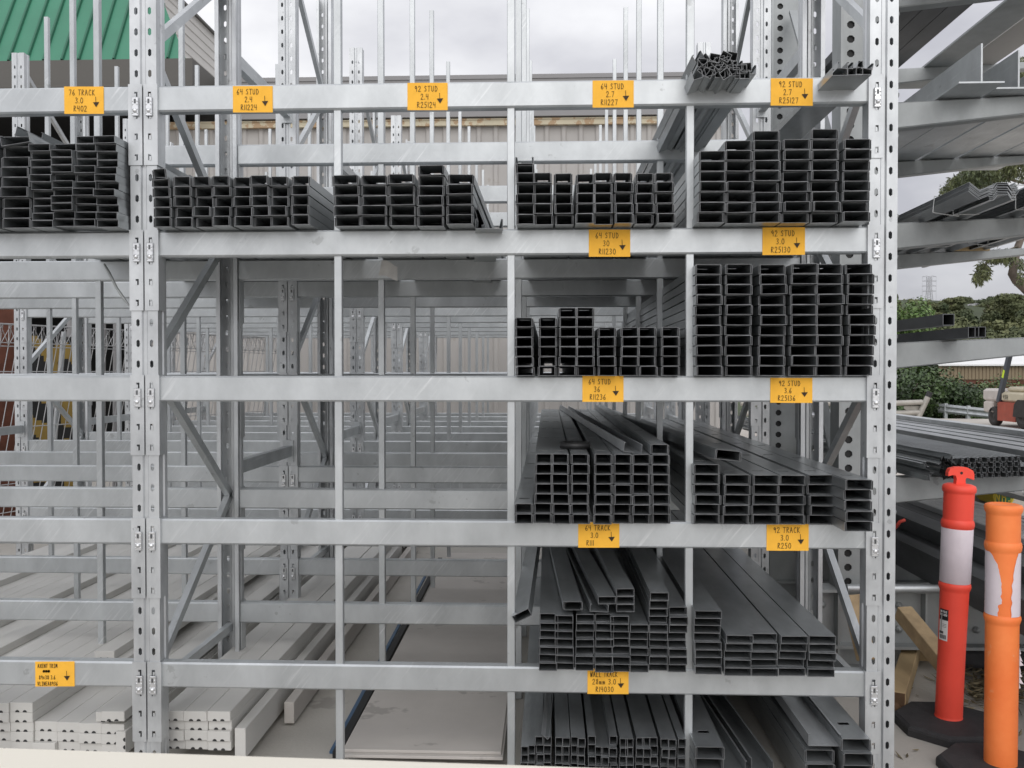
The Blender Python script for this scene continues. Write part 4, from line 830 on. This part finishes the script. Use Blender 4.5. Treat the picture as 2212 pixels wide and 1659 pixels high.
# ------------------------------------------------------------------ forklift and driver
FX, FY = 12.0, 19.7; fl = thing('forklift','worn red and cream forklift turning in the yard at right edge','forklift',(FX,FY,0))
def fpart(mb,n,m,par=None): return mb.build(n,m,par or fl)
mb = MB(); mb.prism([(.35,.16),(1.25,.16),(1.25,.66),(-.15,.66),(-.15,.6),(.28,.55)],.02,1.1,'x',0,T=Matrix(((1,0,0,0),(0,1,0,0),(0,0,1,0),(0,0,0,1)))); fpart(mb,'chassis','flred')
mb = MB(); mb.bbox((.03,1.15,.66),(1.07,2.1,1.0),.06); mb.bbox((.03,1.55,.35),(1.07,2.05,.66),.04); fpart(mb,'counterweight','flwhite')
mb = MB(); mb.bbox((.04,.05,.665),(1.04,1.12,.93),.05); mb.bbox((.1,.2,.93),(1.0,.95,1.07),.05); h = fpart(mb,'engine_hood','flcream')
mb = MB(); sts,xe = strokes('45H',0,0,.10,.07)
for st in sts: ribbon(mb,st,.018,lambda X,Z: (.036,1.0-X,.74+Z))
mb.build('lettering','black',h)
for x in (.06,1.04):
    mb = MB(); mb.bar((x,1.25,.66),(x,.62,2.15),.10,.13,0,Vector((0,1,0))); g = fpart(mb,'guard_pillar','flgrey')
    if x < .1: mb = MB(); mb.bar((x-.052,.98,1.30),(x-.052,.90,1.50),.004,.09,0,Vector((0,1,0))); mb.build('hi_vis_strip','hivis',g)
    mb = MB(); mb.bar((x,-.35,.7),(x,-.35,2.15),.07,.07,0,Vector((0,1,0))); fpart(mb,'guard_pillar','flgrey')
mb = MB(); mb.box((.0,-.45,2.15),(1.1,.72,2.21)); 
fpart(mb,'guard_roof','flgrey')
for x in (.25,.8): mb = MB(); mb.box((x,-.72,.1),(x+.08,-.58,2.3)); fpart(mb,'mast_rail','flgrey')
mb = MB(); mb.prism([(-.5,.3),(.42,.3),(.36,.62),(.2,.74),(-.3,.74),(-.45,.62)],-.01,.25,'x',0); fpart(mb,'fender','tyre')
for (x,y,r,wd) in ((.0,-.02,.33,.22),(.88,-.02,.33,.22),(.03,1.52,.26,.17),(.86,1.52,.26,.17)):
    wl = ob('wheel',None,fl,(x,y,r)); T = Matrix.Rotation(R(90),4,'Y')
    mb = MB(); mb.lathe([(r*.6,0),(r*.93,.0),(r,.03),(r,wd-.03),(r*.93,wd),(r*.6,wd)],28,0,T=T); mb.build('tyre','tyre',wl)
    mb = MB(); mb.lathe([(0,.035),(r*.2,.03),(r*.24,.05),(r*.5,.055),(r*.6,.0)],20,0,T=T); mb.lathe([(0,wd-.03),(r*.6,wd)],20,0,T=T); mb.build('rim','rim',wl)
pr = thing('person','person in dark clothes and silver cap seated driving the forklift','person',(FX+.45,FY+.25,1.07))
bm_v = [(0,0,.04),(0,.02,.25),(0,.03,.48),(0,.02,.56),(0,0,.60),(-.20,.02,.47),(-.26,-.10,.26),(-.20,-.32,.14),(.20,.02,.47),(.26,-.10,.26),(.2,-.32,.16),(-.10,-.16,.02),(-.12,-.42,0),(-.12,-.48,-.38),(.10,-.16,.02),(.12,-.42,0),(.12,-.48,-.38)]
bm_e = [(0,1),(1,2),(2,3),(3,4),(2,5),(5,6),(6,7),(2,8),(8,9),(9,10),(0,11),(11,12),(12,13),(0,14),(14,15),(15,16)]
me = bpy.data.meshes.new('body'); me.from_pydata(bm_v,bm_e,[]); me.materials.append(M['cloth']); bo_ = ob('body',me,pr)
md = bo_.modifiers.new('skin','SKIN'); rad = [.15,.16,.17,.07,.06,.075,.055,.04,.075,.055,.04,.09,.075,.055,.09,.075,.055]
for i,r in enumerate(rad): me.skin_vertices[0].data[i].radius = (r,r*.8)
me.skin_vertices[0].data[0].use_root = True
sb = bo_.modifiers.new('sub','SUBSURF'); sb.levels = 1; sb.render_levels = 2
mb = MB(); mb.lathe([(0,-.11),(.05,-.10),(.068,-.05),(.077,.02),(.072,.07),(.045,.105),(0,.115)],16,0,(0,0,.70)); mb.lathe([(.012,0),(.008,.02),(0,.024)],6,0,T=Matrix.Translation((0,-.07,.685)) @ Matrix.Rotation(R(90),4,'X'))
for sx in (-1,1): mb.lathe([(.016,0),(.01,.02),(0,.02)],6,0,T=Matrix.Translation((sx*.07,0,.69)) @ Matrix.Rotation(R(90*sx),4,'Y')); mb.lathe([(.008,0),(0,.004)],6,1,T=Matrix.Translation((sx*.028,-.068,.71)) @ Matrix.Rotation(R(90),4,'X'))
mb.build('head',['skin','black'],pr)
mb = MB(); mb.lathe([(.08,0),(.083,.03),(.06,.075),(0,.09)],16,0,(0,0,.745)); mb.box((-.06,-.15,.748),(.06,-.07,.756)); mb.build('cap','zinc',pr)
# ------------------------------------------------------------------ far building, hill house, tower
tb = thing('low_building','low tan sheeted building with white roof and brick base beyond the bushes','building',(30,57,-3))
def bb(x0,x1,y0,y1,Y,m,n,dep=.3,dz=0):
    a = at(x0,y1,Y); b = at(x1,y0,Y); mb = MB(); mb.box((a.x-30,0,a.z+3),(b.x-30,dep,b.z+3)); return mb.build(n,m,tb)
a = at(2030,819.7,57); b = at(2300,788.6,57); mb = MB(); X = a.x
while X < b.x: mb.box((X-30,0,a.z+3),(X+.20-30,.2,b.z+3)); mb.box((X+.20-30,.05,a.z+3),(X+.235-30,.2,b.z+3),1); X += .235
mb.build('sheet_wall',['tan','brick'],tb)
mb = MB(); mb.box((a.x-30,.1,-1),(b.x-30,.4,a.z+3-.02)); mb.build('brick_base','brick',tb)
mb = MB(); mb.add([(a.x-30.2,-.25,b.z+3.02),(b.x-30,-.25,b.z+3.02),(b.x-30,12,b.z+4.6),(a.x-30.2,12,b.z+4.6)],[(0,1,2,3)]); mb.box((a.x-30.2,-.3,b.z+2.95),(b.x-30,-.25,b.z+3.05)); mb.build('roof','roofw',tb)
YH = 235; hp_ = at(2102,668,YH); hs = thing('hill_house','pale house with split gable roof among trees on the ridge','house',(hp_.x,YH,hp_.z-3))
k = YH/F_
def hq(pts,n,m,y0,y1):
    mb = MB(); mb.prism([(u*k,v*k+3) for u,v in pts],y0,y1,'y'); mb.build(n,m,hs)
hq([(-14,-8),(14,-8),(14,8),(8,12),(4,10),(0,11.5),(-3,11),(-14,5.5)],'wall','wall_w',0,6)
hq([(-14.5,5.5),(-3,11),(-3,12),(-15,6.2)],'roof','fasciag',-.3,6.2); hq([(4,10),(8,12),(15.5,8),(15.5,9),(8,13),(4,11)],'roof','fasciag',-.3,6.2)
hq([(9,2),(12,2),(12,6),(9,7)],'window','glass',-.1,0); hq([(-1,1.6),(6,1.6),(6,3.6),(-1,3.6)],'window','glass',-.1,0)
YT = 560; tpz = at(2007,655,YT); tw = thing('transmission_tower','grey lattice power pylon rising behind the wooded ridge','pylon',(tpz.x,YT,tpz.z)); k = YT/F_
mb = MB()
def tp_(u,v,w=0): return (u*k,w,(655-v)*k)
for w in (-1.2,1.2):
    for sx in (-1,1): mb.tube([tp_(sx*3.2+.5*sx,598,w),tp_(sx*3.4,624,w),tp_(sx*7.5,660,w)],.2,5)
    for v in range(600,652,5):
        e = 3.4 if v < 624 else 3.4+(v-624)*.115
        mb.tube([tp_(-e,v,w),tp_(e,v+5,w)],.07,4); mb.tube([tp_(e,v,w),tp_(-e,v+5,w)],.07,4)
mb.build('lattice_body','tower',tw)
for v,e in ((598.5,15),(608,15),(618.5,15),(629.5,15)):
    mb = MB(); mb.tube([tp_(-e,v),tp_(e,v)],.14,4); mb.tube([tp_(-e,v),tp_(-3.4,v-3)],.08,4); mb.tube([tp_(e,v),tp_(3.4,v-3)],.08,4); mb.build('crossarm','tower',tw)
for sx in (-1,1): mb = MB(); mb.tube([tp_(sx*14.5,598),tp_(sx*14.5,648)],.06,4); mb.build('insulator_line','tower',tw)
# ------------------------------------------------------------------ trees
def crown(mb, c, rad, n, size, clumps=14, seed=0, asp=.5, jit=.5, mi=0):
    rnd = random.Random(seed); c = Vector(c)
    cl = []
    for i in range(clumps):
        v = Vector((rnd.gauss(0,1),rnd.gauss(0,1),rnd.gauss(0,1))).normalized()*(rnd.random()**.45)
        cl.append((Vector((v.x*rad[0]*.72,v.y*rad[1]*.72,v.z*rad[2]*.72)), rnd.uniform(.26,.46)))
    for i in range(n):
        q, s = cl[rnd.randrange(clumps)]
        v = Vector((rnd.gauss(0,1),rnd.gauss(0,1),rnd.gauss(0,1))).normalized()*(.55+.45*rnd.random())*s
        p = c+q+Vector((v.x*rad[0],v.y*rad[1],v.z*rad[2]))
        nrm = (v.normalized()+Vector((rnd.gauss(0,jit),rnd.gauss(0,jit),rnd.gauss(jit*.6,jit)))).normalized()
        a = nrm.cross(Vector((rnd.gauss(0,1),rnd.gauss(0,1),rnd.gauss(0,1)))).normalized(); b = nrm.cross(a); l = size*rnd.uniform(.6,1.4)
        mb.add([p-a*l/2,p+b*l*asp/2,p+a*l/2,p-b*l*asp/2],[(0,1,2,3)],mi)
def tree(label, loc, h, rad, n, size, m, name='tree', seed=1, trunk=.12, group=None, cz=None, clumps=14, asp=.5):
    t = thing(name,label,'tree' if name != 'shrub' else 'shrub',loc,group)
    mb = MB(); cz = cz or h-rad[2]
    mb.tube([(0,0,-.3),(.05*h*.3,0,h*.3),(0,.1,cz)],[trunk,trunk*.8,trunk*.4],8)
    rnd = random.Random(seed)
    for i in range(5): a = rnd.uniform(0,6.28); mb.tube([(0,.05,cz*.6),(math.cos(a)*rad[0]*.5,math.sin(a)*rad[1]*.5,cz+rnd.uniform(-.2,.5)*rad[2])],[trunk*.5,trunk*.15],6)
    mb.build('trunk','bark',t)
    mb = MB(); crown(mb,(0,0,cz),rad,n,size,clumps,seed,asp); mb.build('crown',m,t); return t
def gz(x,y): return hz(x,y)
for i,(x,D,h,rw,ml,n,lab) in enumerate(((1950,31,3.6,2.0,'leaf_d',5200,'dense dark shrub at the yard edge directly behind the pipe barrier'),(2010,32.5,4.1,2.2,'leaf_d',5600,'dense dark shrub right of the leaning barrier post'),(2065,31.5,3.0,1.7,'leaf_d',4200,'lower dark shrub over the guard rail left of the forklift'),(2098,33,3.3,1.5,'leaf',3600,'brighter green bush just left of the forklift'),(2185,36,5.0,2.3,'leaf',5200,'green tree behind the forklift driver'),(2030,38,4.6,2.4,'leaf',4600,'bush set back behind the dark shrubs left of the tan building'),(1890,34,4.4,2.4,'leaf_d',4200,'dark shrub seen through the rack beside the right upright'))):
    Y = D-3.16; p = at(x,800,Y); zg_ = gz(p.x,Y); tops_ = {0:785,1:792,2:815,3:842,4:775,5:793,6:780}[i]; ht = 1.5-(tops_-800)*D/F_-zg_
    tree(lab,(p.x,Y,zg_),ht,(rw,rw,ht*.52),int(n*1.5),.13,ml,'shrub',20+i,.09,'shrubs along the yard edge',ht*.5,20,.55)
p = at(1952,700,62); tree('bright green tree at the foot of the hill beside the right upright',(p.x,62,gz(p.x,62)),11.2,(3.2,3.2,5.0),9000,.26,'leaf_l','tree',41,.2,None,None,22,.55)
p = at(1936,634,120); tree('tall thin tree top at the left of the hill beside right upright',(p.x,120,gz(p.x,120)-1),1.5+166*123.2/F_-gz(p.x,120)+1,(1.0,1.0,2.2),1800,.3,'leaf_far','tree',42,.25,None,None,12,.6)
# wooded hill
mb = MB(); rnd = random.Random(5)
for i in range(430):
    y = rnd.uniform(80,285); xc = (2075-1183)/F_*(y+3.16); x = xc+rnd.uniform(-1,1)*(y+3)*.125
    z = gz(x,y); r = rnd.uniform(2.4,5.0); hh = rnd.uniform(5,9)+ (2 if y > 200 else 0)
    sx = 1183+x/(y+3.16)*F_; ytop = 800-(z+hh-1.5)/(y+3.16)*F_
    wpx = r*.8*F_/(y+3.16)
    lim = max(next(v for a_, v in ((1946,640),(1963,668),(1976,658),(2000,652),(2022,657),(2042,651),(2058,646),(2080,641),(2094,652),(2128,682),(2146,650),(9999,634)) if sq < a_) for sq in (sx-wpx, sx-wpx*.5, sx, sx+wpx*.5, sx+wpx))
    lim += rnd.uniform(-2,24)
    if ytop < lim: hh = max(1.5,(800-lim)*(y+3.16)/F_+1.5-z)
    crown(mb,(x,y,z+hh-r*.8),(r,r,r*.72),620,.34+.0016*y,7,i,.7,.22)
tag(mb.build('hill_woodland','leaf_far'),kind='stuff')
for i,(x,ytop,D,rw) in enumerate(((1988,646,215,4.2),(2013,653,222,2.6),(2064,634,205,3.2),(2034,645,218,3.4),(2160,631,190,6.5),(2148,648,200,2.6),(2190,636,196,5),(2214,640,205,5),(1968,655,205,3))):
    Y = D-3.16; p = at(x,ytop,Y); zg_ = gz(p.x,Y)-1
    tree(['rounded tree on the ridge left of the pylon','small tree on the ridge in front of the pylon foot','tall broad tree crown on the ridge between pylon and house','tree on the ridge just right of the pylon','large layered tree crown right of the ridge house','tree hugging the right wall of the ridge house','tall tree on the ridge toward the right edge','ridge tree cut by the right picture edge','leftmost rounded ridge tree near the right upright'][i],(p.x,Y,zg_),p.z-zg_,(rw,rw,rw*.62),4200,.6,'leaf_far','ridge_tree',70+i,.3,'trees on the ridge',None,13,.7)
# gum tree whose branches enter at the right
gm = thing('gum_tree','gum tree leaning in from the right with bare bent limb and sparse leaves','tree',(12.4,17.0,0)); go = Vector((12.4,17,0))
mb = MB(); YG = 15.5
L_ = [at(2262,668,YG),at(2212,620,YG),at(2196,606,YG),at(2187,592,YG),at(2193,560,YG+.1),at(2199,532,YG+.2),at(2212,500,YG+.3),at(2245,430,YG+.4),at(2230,350,YG+.3)]
mb.tube([Vector((0,0,-.2)),Vector((.3,-.5,2))]+[p-go for p in L_[:1]],[.28,.22,.12],10); mb.tube([p-go for p in L_],[.12,.10,.095,.09,.075,.07,.065,.06,.04],10)
for pts,r in (([(2196,566),(2208,568),(2218,575)],.02),([(2199,532),(2180,540),(2150,552),(2125,575),(2112,590)],.022),([(2230,400),(2190,390),(2150,375),(2090,372),(2052,390)],.03),([(2240,330),(2210,250),(2180,190),(2165,215)],.03),([(2235,300),(2216,200),(2205,150)],.03),([(2192,590),(2200,600),(2208,625)],.012)):
    mb.tube([at(x,y,YG+.1)-go for x,y in pts],[r]*(len(pts)-1)+[r*.4],6)
mb.build('trunk','bark',gm)
mb = MB(); rnd = random.Random(3)
def leaves(x,y,rx,ry,n,s=.10):
    for i in range(int(n*1.9)):
        a = rnd.uniform(0,6.28); q = rnd.random()**.6; p = at(x+rx*q*math.cos(a),y+ry*q*math.sin(a),YG+rnd.uniform(-.6,.6))-go
        d = Vector((rnd.gauss(0,.5),rnd.gauss(0,.5),rnd.gauss(-.8,.5))).normalized(); l = s*rnd.uniform(.6,1.3); b = d.cross(Vector((rnd.gauss(0,1),rnd.gauss(0,1),rnd.gauss(0,1)))).normalized()*l*.13
        mb.add([p,p+d*l*.5+b,p+d*l,p+d*l*.5-b],[(0,1,2,3)])
for x,y,rx,ry,n in ((2150,552,26,14,420),(2125,585,16,20,330),(2113,600,12,14,150),(2180,552,18,18,230),(2205,600,8,16,90),(2205,570,8,14,70),(2065,405,22,26,620),(2095,385,30,24,760),(2130,380,36,26,900),(2170,350,32,40,900),(2205,330,26,60,900),(2040,415,10,18,120),(2185,190,30,30,620),(2160,222,22,22,520),(2205,150,18,30,380),(2150,195,12,16,120),(2212,250,20,40,420),(2215,170,20,40,380)): leaves(x,y,rx,ry,n)
mb.build('crown','leaf_gum',gm)
